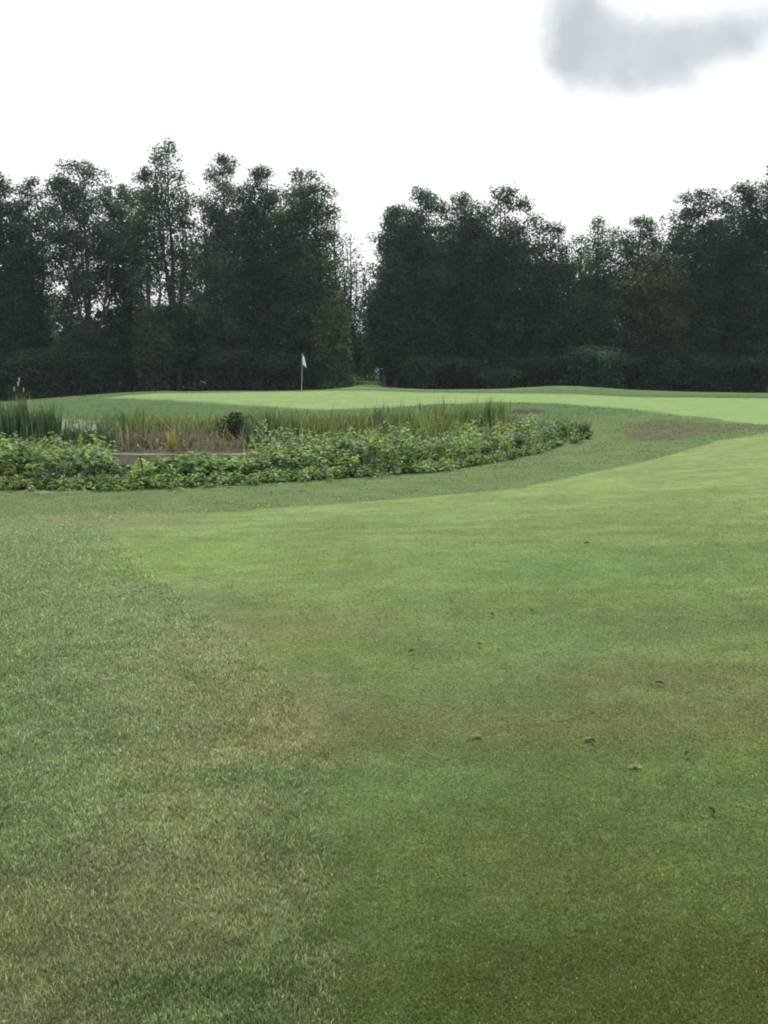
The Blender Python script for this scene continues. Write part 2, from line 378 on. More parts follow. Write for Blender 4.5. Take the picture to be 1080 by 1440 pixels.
def ground_color(x, y):
    x = np.asarray(x, float); y = np.asarray(y, float)
    n1 = fbm(x * .35, y * .35, 21, 4); n2 = fbm(x * 1.3, y * 1.3, 22, 4); n3 = fbm(x * 4.0, y * 4.5, 23, 3)
    wob = (n2 - .5) * .35
    c = np.tile(A(.104, .148, .072), (len(x), 1))                       # rough
    c = mixc(c, A(.125, .125, .065), sstep(.5, .72, n2) * .45)
    c = mixc(c, A(.09, .138, .068), sstep(.55, .8, n1) * .5)
    c = mixc(c, A(.15, .16, .10), (1 - sstep(3.0, 6.0, y)) * sstep(.35, .65, fbm(x * 5, y * 5, 24, 3)) * .4)
    c = mixc(c, A(.06, .095, .045), (1 - sstep(3.5, 8.0, y)) * sstep(.5, .75, fbm(x * 3, y * 3.4, 28, 4)) * .6)
    # the band of longer, thinner rough round the marsh
    far = sstep(9.5, 13, y + wob) 
    c = mixc(c, A(.076, .118, .044), far * .9)
    # far rough (banks, surrounds of the green)
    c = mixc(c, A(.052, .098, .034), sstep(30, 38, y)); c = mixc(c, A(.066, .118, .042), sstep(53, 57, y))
    f = fair_mask(x, y)
    fc = mixc(np.tile(A(.108, .156, .059), (len(x), 1)), A(.096, .126, .048), sstep(.42, .7, n2) * .6)
    fc = mixc(fc, A(.138, .198, .072), sstep(6, 15, y) * .8)
    st = fbm(x * .9, y * 3.6, 27, 4); fc = fc * (.90 + .20 * sstep(.3, .7, st))[:, None]
    # nearer the feet the fairway colour turns darker, olive
    fc = mixc(fc, A(.074, .102, .034), (1 - sstep(1.8, 5.0, y + (n1 - .5) * 2.5)) * .8)
    c = c * (1 - f[:, None]) + fc * f[:, None]
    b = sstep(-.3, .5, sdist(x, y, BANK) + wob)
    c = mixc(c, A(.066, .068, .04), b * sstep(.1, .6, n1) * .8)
    g = sstep(-.6, .4, sdist(x, y, GREEN) + wob * .8)
    c = mixc(c, A(.148, .228, .086), g)
    for px, py, rx, ry, cc, s, sd in PATCHES:
        if px < 380 and py > 800 and cc[0] > .1: cc = cc * A(.92, 1.04, 1.15); s = s * .7
        c = mixc(c, cc, patch(x, y, px, py, rx, ry, sd) * s)
    w = sstep(.15, .6, sdist(x, y, MARSH) + wob)
    mud = mixc(np.tile(A(.030, .028, .020), (len(x), 1)), A(.058, .052, .034), sstep(.4, .7, n3))
    mud = mixc(mud, A(.06, .085, .035), sstep(33, 38, y) * .6)
    c = c * (1 - w[:, None]) + mud * w[:, None]
    # bare dark soil lip in the bank below the green, right of the reeds
    lx, ly = unproj(730, 579); lip = 1 - sstep(.6, 1.0, np.hypot((x - lx) / 1.5, (y - ly) / 1.0) + (n3 - .5) * .5)
    c = mixc(c, A(.03, .024, .022), lip * .95)
    # leaf litter under the trees
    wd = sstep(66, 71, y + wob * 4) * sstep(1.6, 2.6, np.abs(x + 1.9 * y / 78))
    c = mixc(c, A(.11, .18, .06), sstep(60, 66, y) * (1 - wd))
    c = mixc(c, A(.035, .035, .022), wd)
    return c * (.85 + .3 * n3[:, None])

# ---------------------------------------------------------------- ground sheet
def build_ground():
    rr = np.concatenate([np.exp(np.linspace(math.log(.35), math.log(70), 760)), np.exp(np.linspace(math.log(71), math.log(1500), 60))])
    dense = np.linspace(-28, 28, 520)
    side = 28 + (180 - 28) * np.linspace(0, 1, 44)[1:] ** 1.3
    ph = np.radians(np.concatenate([-side[::-1][1:], dense, side]))     # -180+ .. 180
    nr, npn = len(rr), len(ph)
    X = rr[:, None] * np.sin(ph)[None]; Y = rr[:, None] * np.cos(ph)[None]
    x = X.ravel(); y = Y.ravel()
    zz = height(x, y)
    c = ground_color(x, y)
    v = np.stack([x, y, zz], 1)
    v = np.vstack([v, [[0, 0, float(height(0., 0.))]]]); c = np.vstack([c, c[:1]])
    i = np.arange(nr - 1)[:, None] * npn; j = np.arange(npn)[None]; j2 = (j + 1) % npn
    f = np.stack([i + j, i + npn + j, i + npn + j2, i + j2], -1).reshape(-1, 4)[:, ::-1]
    f = f[:, ::-1]
    cap = np.stack([np.full(npn, len(v) - 1), np.arange(npn), (np.arange(npn) + 1) % npn], 1)
    o = np_mesh('ground', v, [f, cap], M_GROUND, None, c, smooth=True)
    tag(o, kind='structure')
    import bmesh
    bm = bmesh.new(); bm.from_mesh(o.data); bmesh.ops.recalc_face_normals(bm, faces=bm.faces)
    if sum(fa.normal.z for fa in list(bm.faces)[:200]) < 0:
        bmesh.ops.reverse_faces(bm, faces=bm.faces)
    bm.to_mesh(o.data); bm.free()
    return o
build_ground()

# ---------------------------------------------------------------- pond water
def build_water():
    m, nt, out = new_mat('pond_water'); L = nt.links.new
    tc = N(nt, 'ShaderNodeTexCoord'); no = N(nt, 'ShaderNodeTexNoise'); no.inputs['Scale'].default_value = 3; no.inputs['Detail'].default_value = 3
    L(tc.outputs['Object'], no.inputs['Vector'])
    bu = N(nt, 'ShaderNodeBump'); bu.inputs['Distance'].default_value = .01; bu.inputs['Strength'].default_value = .3; L(no.outputs['Fac'], bu.inputs['Height'])
    bs = N(nt, 'ShaderNodeBsdfPrincipled'); bs.inputs['Base Color'].default_value = (.21, .23, .19, 1); bs.inputs['Roughness'].default_value = .25
    bs.inputs['IOR'].default_value = 1.333; L(bu.outputs[0], bs.inputs['Normal']); L(bs.outputs[0], out.inputs['Surface'])
    poly = [(-46, 34.5), (-13.5, 34.5), (-11.8, 36), (-10.2, 38.5), (-10.4, 42), (-12, 46), (-20, 48), (-46, 48)]
    me = bpy.data.meshes.new('pond_water'); me.from_pydata([(a, b, -.765) for a, b in poly], [], [list(range(len(poly)))]); me.materials.append(m)
    o = bpy.data.objects.new('pond_water', me); COL.objects.link(o); tag(o, kind='structure')
build_water()

# ---------------------------------------------------------------- turf blades
def build_turf():
    r = R(4)
    def field(n, pylo, pyhi, pxlo=-40, pxhi=1120):
        py = r.uniform(pylo, pyhi, n); px = r.uniform(pxlo, pxhi, n)
        b = -(py - 720) / F; dy = CT + b * ST; s = (-ST + b * CT) / dy
        Y = EYE / -s                                       # flat-ground distance, used only as a sampling density
        x = (px - 540) / F / dy * Y
        return x, Y * r.uniform(.97, 1.03, n)
    parts = []
    n0 = 540000; x, y = field(n0, 648, 1500)
    isf = fair_mask(x, y) > r.uniform(.2, .8, n0)
    keep = ~(sdist(x, y, MARSH) > 0); keep &= r.uniform(size=n0) > sstep(6.5, 15, y)
    x, y, isf = x[keep], y[keep], isf[keep]; n = len(x)
    zz = height(x, y) - .002
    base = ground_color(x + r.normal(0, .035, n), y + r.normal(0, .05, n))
    d = np.hypot(x, y)
    clump = fbm(x * 9, y * 9, 31, 3)
    h = np.where(isf, r.uniform(.006, .013, n), r.uniform(.011, .027, n)) * (.7 + .6 * clump)
    h *= 1 + np.clip((d - 5) / 12, 0, 1.2) * .5
    w = r.uniform(.0015, .0029, n) * np.clip(d / 2.4, 1, 9)
    lean = r.uniform(.1, .9, n)
    j = (1 + (r.uniform(-.5, .6, n) * np.where(isf, .5, 1) * (1 - .6 * sstep(5, 12, y))))[:, None] * (.8 + .4 * clump[:, None])
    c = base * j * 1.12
    pale = r.uniform(size=n) < np.where(isf, .02, .17)
    c[pale] = c[pale] * .5 + A(.30, .29, .20) * r.uniform(.6, 1.15, (pale.sum(), 1))
    dk = r.uniform(size=n) < .12 * (1 - sstep(5, 9, y))
    c[dk] *= .6
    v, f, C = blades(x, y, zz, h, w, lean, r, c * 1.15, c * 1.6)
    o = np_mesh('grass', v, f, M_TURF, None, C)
    tag(o, 'short mown grass blades covering the fairway and the near rough', 'grass', kind='stuff')
build_turf()

def build_tufts():
    r = R(14)
    n = 150000
    Y = 12 * (56 / 12) ** r.uniform(0, 1, n); x = Y * r.uniform(-.5, .5, n)
    fd = sdist(x, Y, FAIR); gd = sdist(x, Y, GREEN); md = sdist(x, Y, MARSH)
    edge = np.exp(-((fd + .12) / .12) ** 2)
    lx, ly = unproj(730, 579)
    k = (fd < 0) & (gd < 0) & (md < .4) & (np.hypot((x - lx) / 1.4, (Y - ly) / 1.1) > 1) & (r.uniform(size=n) < .75 + edge)
    x, Y = x[k], Y[k]; n = len(x)
    cl = fbm(x * 2.0, Y * 1.4, 71, 3)
    k = cl > r.uniform(.1, .55, n); x, Y, cl = x[k], Y[k], cl[k]; n = len(x)
    h = r.uniform(.015, .036, n) * (.5 + cl) * np.clip(Y / 20, .7, 1.5); w = .0010 * Y * r.uniform(.6, 1.4, n)
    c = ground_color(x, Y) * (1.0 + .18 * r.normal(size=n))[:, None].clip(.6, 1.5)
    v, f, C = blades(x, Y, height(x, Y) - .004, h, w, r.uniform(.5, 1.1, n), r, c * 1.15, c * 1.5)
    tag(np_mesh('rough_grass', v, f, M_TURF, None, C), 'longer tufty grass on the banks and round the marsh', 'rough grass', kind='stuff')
build_tufts()

# ---------------------------------------------------------------- flag
def build_flag():
    x, y = unproj(424, 553, 60); y = 54.5; x = ray(424, 548)[0] * y
    z0 = float(height(x, y))
    t = empty('golf_flag', (x, y, z0), 'white pennant hanging limp on a thin pale flagstick standing on the putting green', 'golf flag')
    H = Z(54.5, 498) - z0
    lean = .10
    T = Tubes(); T.add([(0, 0, -.1), (lean * .5, 0, H * .5), (lean, 0, H)], [.022, .020, .016], 8)
    T.build('flagstick', wood_mat('stick_paint', (.42, .42, .40), (.5, .5, .48)), t)
    T = Tubes(); T.add([(lean, 0, H - .01), (lean, 0, H + .03), (lean, 0, H + .05)], [.024, .026, .004], 8)
    T.build('finial', wood_mat('finial_paint', (.5, .5, .5), (.6, .6, .6)), t)
    # limp cloth: folded sheet falling from the top of the stick
    nu, nv = 12, 16; V = []
    for i in range(nv):
        fv = i / (nv - 1)
        for k in range(nu):
            fu = k / (nu - 1)
            wx = .02 + fu * (.11 + .12 * fv)
            drop = fv * .62 + fu * .22
            V.append((lean + wx - .012 * (1 - fv), .05 * math.sin(fu * 9 + fv * 2) * (.4 + fu), H - .02 - drop))
    V = np.array(V); i, k = np.meshgrid(np.arange(nv - 1), np.arange(nu - 1), indexing='ij'); a = (i * nu + k).ravel()
    f = np.stack([a, a + 1, a + nu + 1, a + nu], 1)
    m, nt, out = new_mat('flag_cloth')
    bs = N(nt, 'ShaderNodeBsdfPrincipled'); bs.inputs['Base Color'].default_value = (.92, .92, .92, 1); bs.inputs['Roughness'].default_value = .8
    tr = N(nt, 'ShaderNodeBsdfTranslucent'); tr.inputs['Color'].default_value = (.92, .92, .92, 1)
    mx = N(nt, 'ShaderNodeMixShader'); mx.inputs[0].default_value = .45
    nt.links.new(bs.outputs[0], mx.inputs[1]); nt.links.new(tr.outputs[0], mx.inputs[2]); nt.links.new(mx.outputs[0], out.inputs['Surface'])
    o = np_mesh('flag', V, f, m, t, smooth=True)
    md = o.modifiers.new('thickness', 'SOLIDIFY'); md.thickness = .004
build_flag()

# ---------------------------------------------------------------- trees
def make_tree(px, top, Y, wpx, label, seed, n_leaf=15000, dens_low=1.0, leaders=4, kind='tree', group=None, hue=None,
              leaf=.2, start=.04, spread=1.0, base_py=None, parts=True, sparse_band=None, cl_r=.78):
    r = R(seed)
    x = ray(px, (top + 550) / 2)[0] * Y
    z0 = float(height(x, Y)) - .05
    top_z = EYE + Y * ray(px, top)[1]
    H = top_z - z0
    W = wpx / F * Y * .5 * (1.12 if kind == 'tree' else 1)
    root = empty('tree' if kind == 'tree' else kind, (x, Y, z0), label, 'tree' if kind == 'tree' else kind.replace('_', ' '), group)
    hue = A(.040, .062, .028) if hue is None else np.array(hue)
    # skeleton
    T = Tubes(); tr = H * .011 + .06
    tp = []
    bx, by = 0., 0.
    nseg = 9
    for i in range(nseg + 1):
        t = i / nseg
        tp.append((bx, by, t * H * .97)); bx += r.normal() * .012 * H / nseg * 3; by += r.normal() * .012 * H / nseg * 3
    tp = np.array(tp); T.add(tp, np.linspace(tr, .03, nseg + 1), 8)
    trunk_at = lambda zq: np.array([np.interp(zq, tp[:, 2], tp[:, 0]), np.interp(zq, tp[:, 2], tp[:, 1]), zq])
    cols = [(tp, H, W * .78, .0)]
    a0 = r.uniform(0, 2 * PI)
    for k in range(leaders):
        a = a0 + k * 2 * PI / leaders + r.uniform(-.4, .4)
        hh = H * r.uniform(.74, .97); off = W * r.uniform(.5, .85) * spread
        s = trunk_at(H * r.uniform(.10, .28))
        e = np.array([math.cos(a) * off, math.sin(a) * off, hh]) + trunk_at(hh) * [1, 1, 0]
        mid = s * .45 + e * .55 + np.array([math.cos(a), math.sin(a), 0]) * off * .25; mid[2] = s[2] * .5 + e[2] * .5
        lp = np.array([s, (s + mid) / 2 + r.normal(size=3) * .1, mid, (mid + e) / 2 + r.normal(size=3) * .15, e])
        T.add(lp, [tr * .55, tr * .45, tr * .35, tr * .2, .02], 6)
        cols.append((lp, hh, W * r.uniform(.55, .75), s[2]))
    # clumps along side branches of every leader
    cc, cw = [], []
    for ci, (lp, hh, rad, s0) in enumerate(cols):
        zs = lp[:, 2]
        nb = int(34 if ci == 0 else 22)
        for b in range(nb):
            t = start + (1 - start) * (b + r.uniform(0, 1)) / nb
            zq = t * hh
            if zq < s0 * .6: continue
            prof = (1 - max(0, (t - .45) / .60) ** 2.4) ** .7 * (.78 + .22 * min(1, t / .2))
            q = np.array([np.interp(zq, zs, lp[:, 0]), np.interp(zq, zs, lp[:, 1]), zq])
            for s in range(3 if t < .9 else 2):
                a = r.uniform(0, 2 * PI); L = rad * prof * r.uniform(.45, 1.12)
                e = q + np.array([math.cos(a) * L, math.sin(a) * L, L * r.uniform(.25, .8)])
                if e[2] > hh * 1.0: e[2] = hh * r.uniform(.96, 1.0)
                if parts and s == 0 and L > .6: T.add([q - [0, 0, L * .15], (q + e) / 2 - [0, 0, L * .06], e], [tr * .16 + .01, tr * .10 + .008, .008], 4)
                for u in (1.0, .62):
                    cpt = q * (1 - u) + e * u
                    if cpt[2] < .5: cpt[2] = .5
                    wgt = r.uniform(.5, 1.5) * (.8 if u == 1 else .55)
                    if sparse_band is not None:
                        for (pb0, pb1, k_) in sparse_band:
                            if pb0 * H < cpt[2] < pb1 * H: wgt *= k_
                    if t < .35: wgt *= dens_low
                    cc.append(cpt); cw.append(wgt)
        # tip
        cc.append(lp[-1]); cw.append(.5)
    if kind == 'bush':                       # leafy skirt down to the ground
        for k in range(46):
            a = r.uniform(0, 2 * PI); q = W * r.uniform(.3, 1.0)
            cc.append(np.array([math.cos(a) * q, math.sin(a) * q, r.uniform(.2, 1.5)])); cw.append(1.3)
    cc = np.array(cc); cw = np.array(cw); cw /= cw.sum()
    cnt = r.poisson(cw * n_leaf * (1.9 if leaf < .22 else 1.25))
    idx = np.repeat(np.arange(len(cc)), cnt)
    sig = (cl_r * (.75 + .5 * r.uniform(size=len(cc))))[idx]
    tt = cc[idx, 2] / H
    sig = sig * (1 - .35 * np.clip((tt - .85) / .15, 0, 1))
    g = r.normal(size=(len(idx), 3)); gn = np.linalg.norm(g, axis=1)[:, None]; g *= np.minimum(1, 1.6 / gn); g *= (.55 + .45 * np.minimum(1, gn))
    pts = cc[idx] + g * sig[:, None] * [.7, .7, .5]
    pts[:, 2] = np.clip(pts[:, 2], .15, H + .3)
    size = leaf * r.uniform(.6, 1.3, len(idx))
    v, f = leaves(pts, size, r, aspect=.75, nrm=g * .75 + np.array([0, 0, .75]))
    ccol = hue[None] * (r.uniform(.5, 1.7, len(cc))[:, None]) * (1 + r.normal(size=(len(cc), 3)) * .06)
    lc = ccol[idx] * r.uniform(.75, 1.3, len(idx))[:, None]
    np_mesh('crown', v, f, M_TREE, root, np.repeat(np.clip(lc, .004, 1), 4, 0))
    T.build('trunk', M_BARK, root)
    return root

G1 = A(.035, .078, .046); G2 = A(.030, .066, .044); G3 = A(.046, .098, .050); G4 = A(.040, .072, .050)
TREES = [ # px, top, Y, wpx, seed, leaf count, leaders, hue, dens_low, label
 (-45, 250, 78, 90, 101, 15000, 4, G2, 1, None),
 (6, 240, 77, 62, 102, 15000, 3, G2, 1, 'dark narrow tree cut by the left edge of the view, leftmost of the row'),
 (48, 252, 80, 60, 103, 15000, 3, G1, 1, 'slender pointed tree second from the left, beside the broad round topped tree'),
 (122, 230, 79, 112, 104, 24000, 5, G2, 1, 'broad round topped dark tree third from the left with sky holes low in its crown'),
 (176, 258, 82, 66, 105, 13000, 3, G1, 1, 'shorter tree tucked between the broad round topped tree and the tallest airy tree'),
 (206, 236, 78, 52, 106, 8500, 3, G3, 1, 'thin airy tree leaning close on the left side of the tallest tree'),
 (246, 203, 80, 66, 107, 10500, 4, G3, 1, 'tallest tree of the left stand with airy light crown and sky showing through'),
 (318, 213, 79, 90, 108, 19000, 4, G4, 1, 'tall dense tree with a blunt top immediately right of the tallest airy tree'),
 (378, 234, 80, 92, 109, 20000, 4, G1, 1, 'dense dark tree with rounded top, two trees left of the sky gap'),
 (430, 240, 78, 90, 110, 20000, 5, G3, 1, 'dense green tree standing just left of the sky gap, behind the golf flag'),
 (474, 312, 86, 56, 111, 4200, 4, G3, 2.5, 'sparse see-through tree filling the left part of the sky gap'),
 (492, 330, 90, 60, 112, 5200, 5, G3, 3.0, 'thin airy tree in the middle of the sky gap with gaps between its leaves'),
 (556, 290, 77, 50, 113, 15000, 3, G2, 1, 'narrow tree on the right side of the sky gap with ragged thin top'),
 (541, 396, 76, 52, 125, 8000, 4, G2, 1, 'short dark tree leaning into the sky gap from the right, above the grass lane'),
 (596, 267, 79, 84, 114, 21000, 4, G2, 1, 'tall dark tree first full crown right of the sky gap'),
 (645, 276, 81, 64, 115, 17000, 3, G4, 1, 'dark flat topped tree between the two tall crowns right of the sky gap'),
 (702, 264, 79, 96, 116, 21000, 5, G1, 1, 'tall broad tree whose rounded top steps down to the lower trees at right'),
 (770, 316, 79, 74, 117, 15000, 4, G1, 1, 'lower tree with a double tip where the skyline drops'),
 (834, 307, 80, 56, 118, 9500, 3, G3, 1, 'slim airy topped tree in the low part of the skyline, left of its airy twin'),
 (895, 303, 80, 66, 119, 11000, 3, G3, 1, 'airy topped tree in the low skyline beside the tall right hand stand'),
 (925, 360, 75, 84, 120, 13000, 4, A(.048, .062, .026), 1, 'short olive green tree in front at the foot of the tall right hand stand'),
 (972, 271, 79, 84, 121, 20000, 4, G4, 1, 'tall grey green tree starting the right hand stand with a rounded head'),
 (1036, 260, 80, 80, 122, 20000, 4, G4, 1, 'tall dark tree second from the right edge'),
 (1088, 222, 78, 84, 123, 18000, 4, G2, 1, 'tallest dark tree cut by the right edge of the view'),
 (1160, 250, 80, 90, 124, 12000, 4, G2, 1, None),
]
for (px, top, Y, w, sd, nl, ld, hue, dl, lab) in TREES:
    g = None
    if lab is None: lab = 'dark tree at the end of the row just outside the %s edge of the view' % ('left' if px < 0 else 'right')
    sb = None
    if sd == 104: sb = [(.26, .44, .2)]
    if sd == 107 or sd == 106: sb = [(.36, .46, .15), (.46, .7, .6)]
    if sd == 111: sb = [(.0, .40, 4.0)]
    if sd == 112: sb = [(.0, .3, 2.0)]
    make_tree(px, top, Y, w, lab, sd, nl, dl, ld, hue=hue * R(sd + 5).uniform(.82, 1.28), sparse_band=sb, start=.2 if sd == 125 else .04)

# second row, seen only as darkness between the front trees
BACK = [(-10, 330), (75, 420), (150, 465), (235, 470), (290, 330), (345, 300), (405, 330), (445, 400), (568, 340), (620, 320), (680, 330), (735, 350), (800, 370), (860, 385), (945, 340), (1005, 320), (1065, 310)]
for k, (px, top) in enumerate(BACK):
    make_tree(px, top, 88 + (k % 3) * 2, 95, 'dark tree of the second row, half hidden behind the front trees', 300 + k, 9000, 1.2, 4,
              group='trees of the second row', hue=G2, parts=False, leaf=.34, cl_r=.9)

# undergrowth: bushes along the foot of the trees
BUSH = [ # px, top, Y, wpx, hue, leaves, label
 (836, 490, 72, 84, A(.036, .080, .045), 5500, 'light green bush at the foot of the trees, below the low part of the skyline'),
 (592, 505, 72, 40, A(.045, .068, .035), 2600, 'small grey green bush at the foot of the trees right of the sky gap'),
 (700, 522, 72, 70, A(.038, .055, .03), 3000, 'low dark bush along the tree foot between two grey green bushes'),
 (467, 408, 76, 52, A(.08, .14, .06), 8000, 'leafy lighter bush tree filling the foot of the sky gap behind the flag'),
 (513, 470, 97, 50, A(.17, .27, .11), 8000, 'bright leafy bush at the far end of the grassy lane between the two stands'),
 (216, 470, 73, 44, A(.048, .07, .036), 3600, 'bush with pale leaf tips reaching out below the tallest airy tree'),
 (60, 492, 73, 90, A(.036, .054, .03), 5000, 'wide dark bush below the slender pointed tree at left'),
 (330, 495, 73, 90, A(.034, .05, .03), 5200, 'wide dark bush below the blunt topped tree'),
 (140, 498, 74, 80, A(.028, .05, .036), 4600, 'dark bush below the broad round topped tree'),
 (405, 500, 74, 80, A(.030, .052, .036), 4600, 'dark bush directly behind the golf flag'),
 (640, 505, 74, 90, A(.028, .05, .036), 4600, 'dark bush below the flat topped tree'),
 (760, 505, 74, 90, A(.028, .05, .036), 4600, 'dark bush left of the light green bush'),
 (905, 505, 74, 90, A(.028, .05, .036), 4600, 'dark bush right of the light green bush'),
 (985, 500, 74, 90, A(.028, .05, .036), 4600, 'dark bush below the grey green tree of the right hand stand'),
 (1060, 505, 74, 90, A(.028, .05, .036), 4600, 'dark bush at the foot of the trees by the right edge'),
 (0, 505, 74, 80, A(.028, .05, .036), 4200, 'dark bush at the foot of the trees by the left edge'),
]
for k, (px, top, Y, w, hue, nl, lab) in enumerate(BUSH):
    make_tree(px, top, Y, w, lab, 500 + k, nl, 1.0, 4, kind='bush', hue=hue, leaf=.2, start=.0, parts=False, cl_r=.55)

# dense shade foliage deep in the wood (one mass)
def deep_wood():
    r = R(77); n = 42000
    px = r.uniform(-120, 1200, n)
    gap = (np.abs(px - 512) < 22)
    px = px[~gap]; n = len(px)
    Y = r.uniform(79, 100, n); x = (px - 540) / F * Y
    top = 4.5 + 4.0 * fbm(x * .12, Y * 0 + 3, 8, 3)
    zz = height(x, Y) + r.uniform(0, 1, n) ** .9 * top
    v, f = leaves(np.stack([x, Y, zz], 1), r.uniform(.4, .8, n), r, aspect=.8)
    c = G2[None] * r.uniform(.6, 1.2, (n, 1))
    o = np_mesh('undergrowth', v, f, M_TREE, None, np.repeat(c, 4, 0))
    tag(o, 'dark mass of undergrowth deep inside the wood behind the trees', 'undergrowth', kind='stuff')
deep_wood()

# ---------------------------------------------------------------- marsh plants
def weed_plants(x, y, r, hgt, leafn, leafs, hue, huevar=.34, flat=.0, stem=True):
    """broad-leaved herbs: stem with leaves up its length; arrays x,y,hgt"""
    n = len(x); z0 = height(x, y)
    az = r.uniform(0, 2 * PI, n); ln = r.uniform(.05, .35, n)
    k = leafn
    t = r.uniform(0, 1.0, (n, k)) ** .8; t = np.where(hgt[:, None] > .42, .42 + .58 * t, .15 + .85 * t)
    ox = np.cos(az)[:, None] * (ln * hgt)[:, None] * t; oy = np.sin(az)[:, None] * (ln * hgt)[:, None] * t
    aa = r.uniform(0, 2 * PI, (n, k)); rad = (hgt[:, None] * .22 * (1.15 - t) + .05) * r.uniform(.3, 1.2, (n, k))
    P = np.stack([x[:, None] + ox + np.cos(aa) * rad, y[:, None] + oy + np.sin(aa) * rad, z0[:, None] + t * hgt[:, None]], -1)
    d = np.stack([np.cos(aa), np.sin(aa), r.uniform(-.45, .45, (n, k))], -1); d /= np.linalg.norm(d, axis=-1)[..., None]
    up = np.array([0, 0, 1.]) + r.normal(size=(n, k, 3)) * .35
    w = np.cross(d, up); w /= np.linalg.norm(w, axis=-1)[..., None]; nn = np.cross(w, d)
    L = (leafs * r.uniform(.55, 1.35, (n, k)) * (1.2 - .5 * t))[..., None]; W = L * .30
    b = P - d * L * .35; tip = P + d * L * .65 - nn * L * .18
    s1 = P + w * W + nn * L * .09; s2 = P - w * W + nn * L * .09
    v = np.stack([b, s1, tip, s2], 2).reshape(-1, 3)
    f = np.arange(n * k)[:, None] * 4; f = [np.concatenate([f + np.array([[0, 1, 2]]), f + np.array([[0, 2, 3]])])]
    pc = hue[None] * (1 + r.normal(size=(n, 1)) * huevar) * (1 + r.normal(size=(n, 3)) * .08)
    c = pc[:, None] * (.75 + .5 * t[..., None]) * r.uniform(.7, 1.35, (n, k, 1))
    pl = r.uniform(size=(n, k, 1)) < .07; c = np.where(pl, A(.24, .32, .19)[None, None] * r.uniform(.7, 1.2, (n, k, 1)), c)
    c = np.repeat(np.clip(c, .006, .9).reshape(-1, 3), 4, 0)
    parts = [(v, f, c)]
    if stem:
        sv, sf, sc = blades(x, y, z0, hgt * .95, np.full(n, .012), np.minimum(ln, .35), r, np.tile(A(.07, .09, .04), (n, 1)), az=az)
        parts.append((sv, sf, sc))
    return join(parts)

def samp(n, r, px0, px1, Y0, Y1):
    px = r.uniform(px0, px1, n); Y = r.uniform(Y0, Y1, n)
    return ray(px, 640)[0] * Y if False else (px - 540) / F / 1.0 * Y, Y

def front_edge(px):            # distance of the marsh's near edge
    xs = [-200, 0, 100, 200, 320, 430, 520, 600, 690, 760, 800]
    ys = [16.2, 16.2, 16.3, 16.5, 17.1, 17.8, 18.4, 19.2, 21.4, 23.5, 25.5]
    return np.interp(px, xs, ys)

def build_weeds():
    r = R(11); parts = []
    # the lush near belt
    n = 3900
    px = r.uniform(-90, 830, n); dpt = r.uniform(0, 1, n)
    depth = np.interp(px, [-90, 130, 165, 345, 380, 480, 600, 700, 800], [5.5, 5.0, 2.4, 2.6, 5.0, 6.0, 6.5, 6, 3])
    Y = front_edge(px) + .15 + dpt * depth
    x = (px - 540) / F * Y
    cl = fbm(x * .75, Y * .75, 41, 3)
    kp = (fbm(x * .7, Y * .7, 44, 3) > np.interp(px, [0, 150, 170, 210, 230, 560, 680, 800], [.34, .34, .54, .54, .38, .40, .60, .74])) | (r.uniform(size=n) < np.interp(px, [650, 830], [.12, .04]))
    px, x, Y, cl, dpt = px[kp], x[kp], Y[kp], cl[kp], dpt[kp]; n = len(px)
    hh = np.interp(px, [-90, 60, 135, 165, 340, 400, 560, 650, 720, 800], [.62, .62, .56, .38, .41, .52, .60, .58, .42, .22])
    hgt = hh * r.uniform(.35, 1.3, n) ** 1.3 * (.2 + 1.65 * cl) * (.8 + .2 * sstep(0, .25, dpt))
    lush = A(.085, .155, .058); blue = A(.078, .13, .072); yel = A(.125, .19, .07)
    t = fbm(x * .35, Y * .35, 43, 2)
    for lo, hi, hue, nl, ls in ((-1, .42, lush, 17, .18), (.42, .56, yel, 16, .16), (.56, 2, blue, 18, .17)):
        k = (t >= lo) & (t < hi)
        if k.sum(): parts.append(weed_plants(x[k], Y[k], r, hgt[k], nl, ls, hue))
    n = 260; px = r.uniform(-60, 760, n); Y = front_edge(px) + r.uniform(.5, 5.5, n); x = (px - 540) / F * Y
    k = ~((px > 150) & (px < 350)); x, Y = x[k], Y[k]; n = len(x)
    parts.append(weed_plants(x, Y, r, r.uniform(.65, 1.1, n), 14, .14, A(.15, .20, .09)))
    # low blue-green herbs on the right of the marsh
    n = 420; px = r.uniform(690, 836, n); Y = r.uniform(25, 36, n); x = (px - 540) / F * Y
    k = (sdist(x, Y, MARSH) > -.1) & (fbm(x * .8, Y * .8, 46, 3) > .5); x, Y = x[k], Y[k]; n = len(x)
    parts.append(weed_plants(x, Y, r, r.uniform(.12, .6, n) * np.interp(540 + F * x / Y, [700, 830], [1.1, .45]), 16, .13, A(.085, .135, .08)))
    # sprigs spilling on the mown edge
    n = 1500; px = r.uniform(0, 1, n) ** 1.2 * 850 - 60; Y = front_edge(px) - r.exponential(.22, n) + .12; x = (px - 540) / F * Y
    parts.append(weed_plants(x, Y, r, r.uniform(.04, .3, n), 9, .10, A(.105, .17, .06)))
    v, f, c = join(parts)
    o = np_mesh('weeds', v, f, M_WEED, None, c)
    tag(o, 'lush broad leaved weeds growing thick along the near side of the marsh', 'weeds', kind='stuff')
build_weeds()

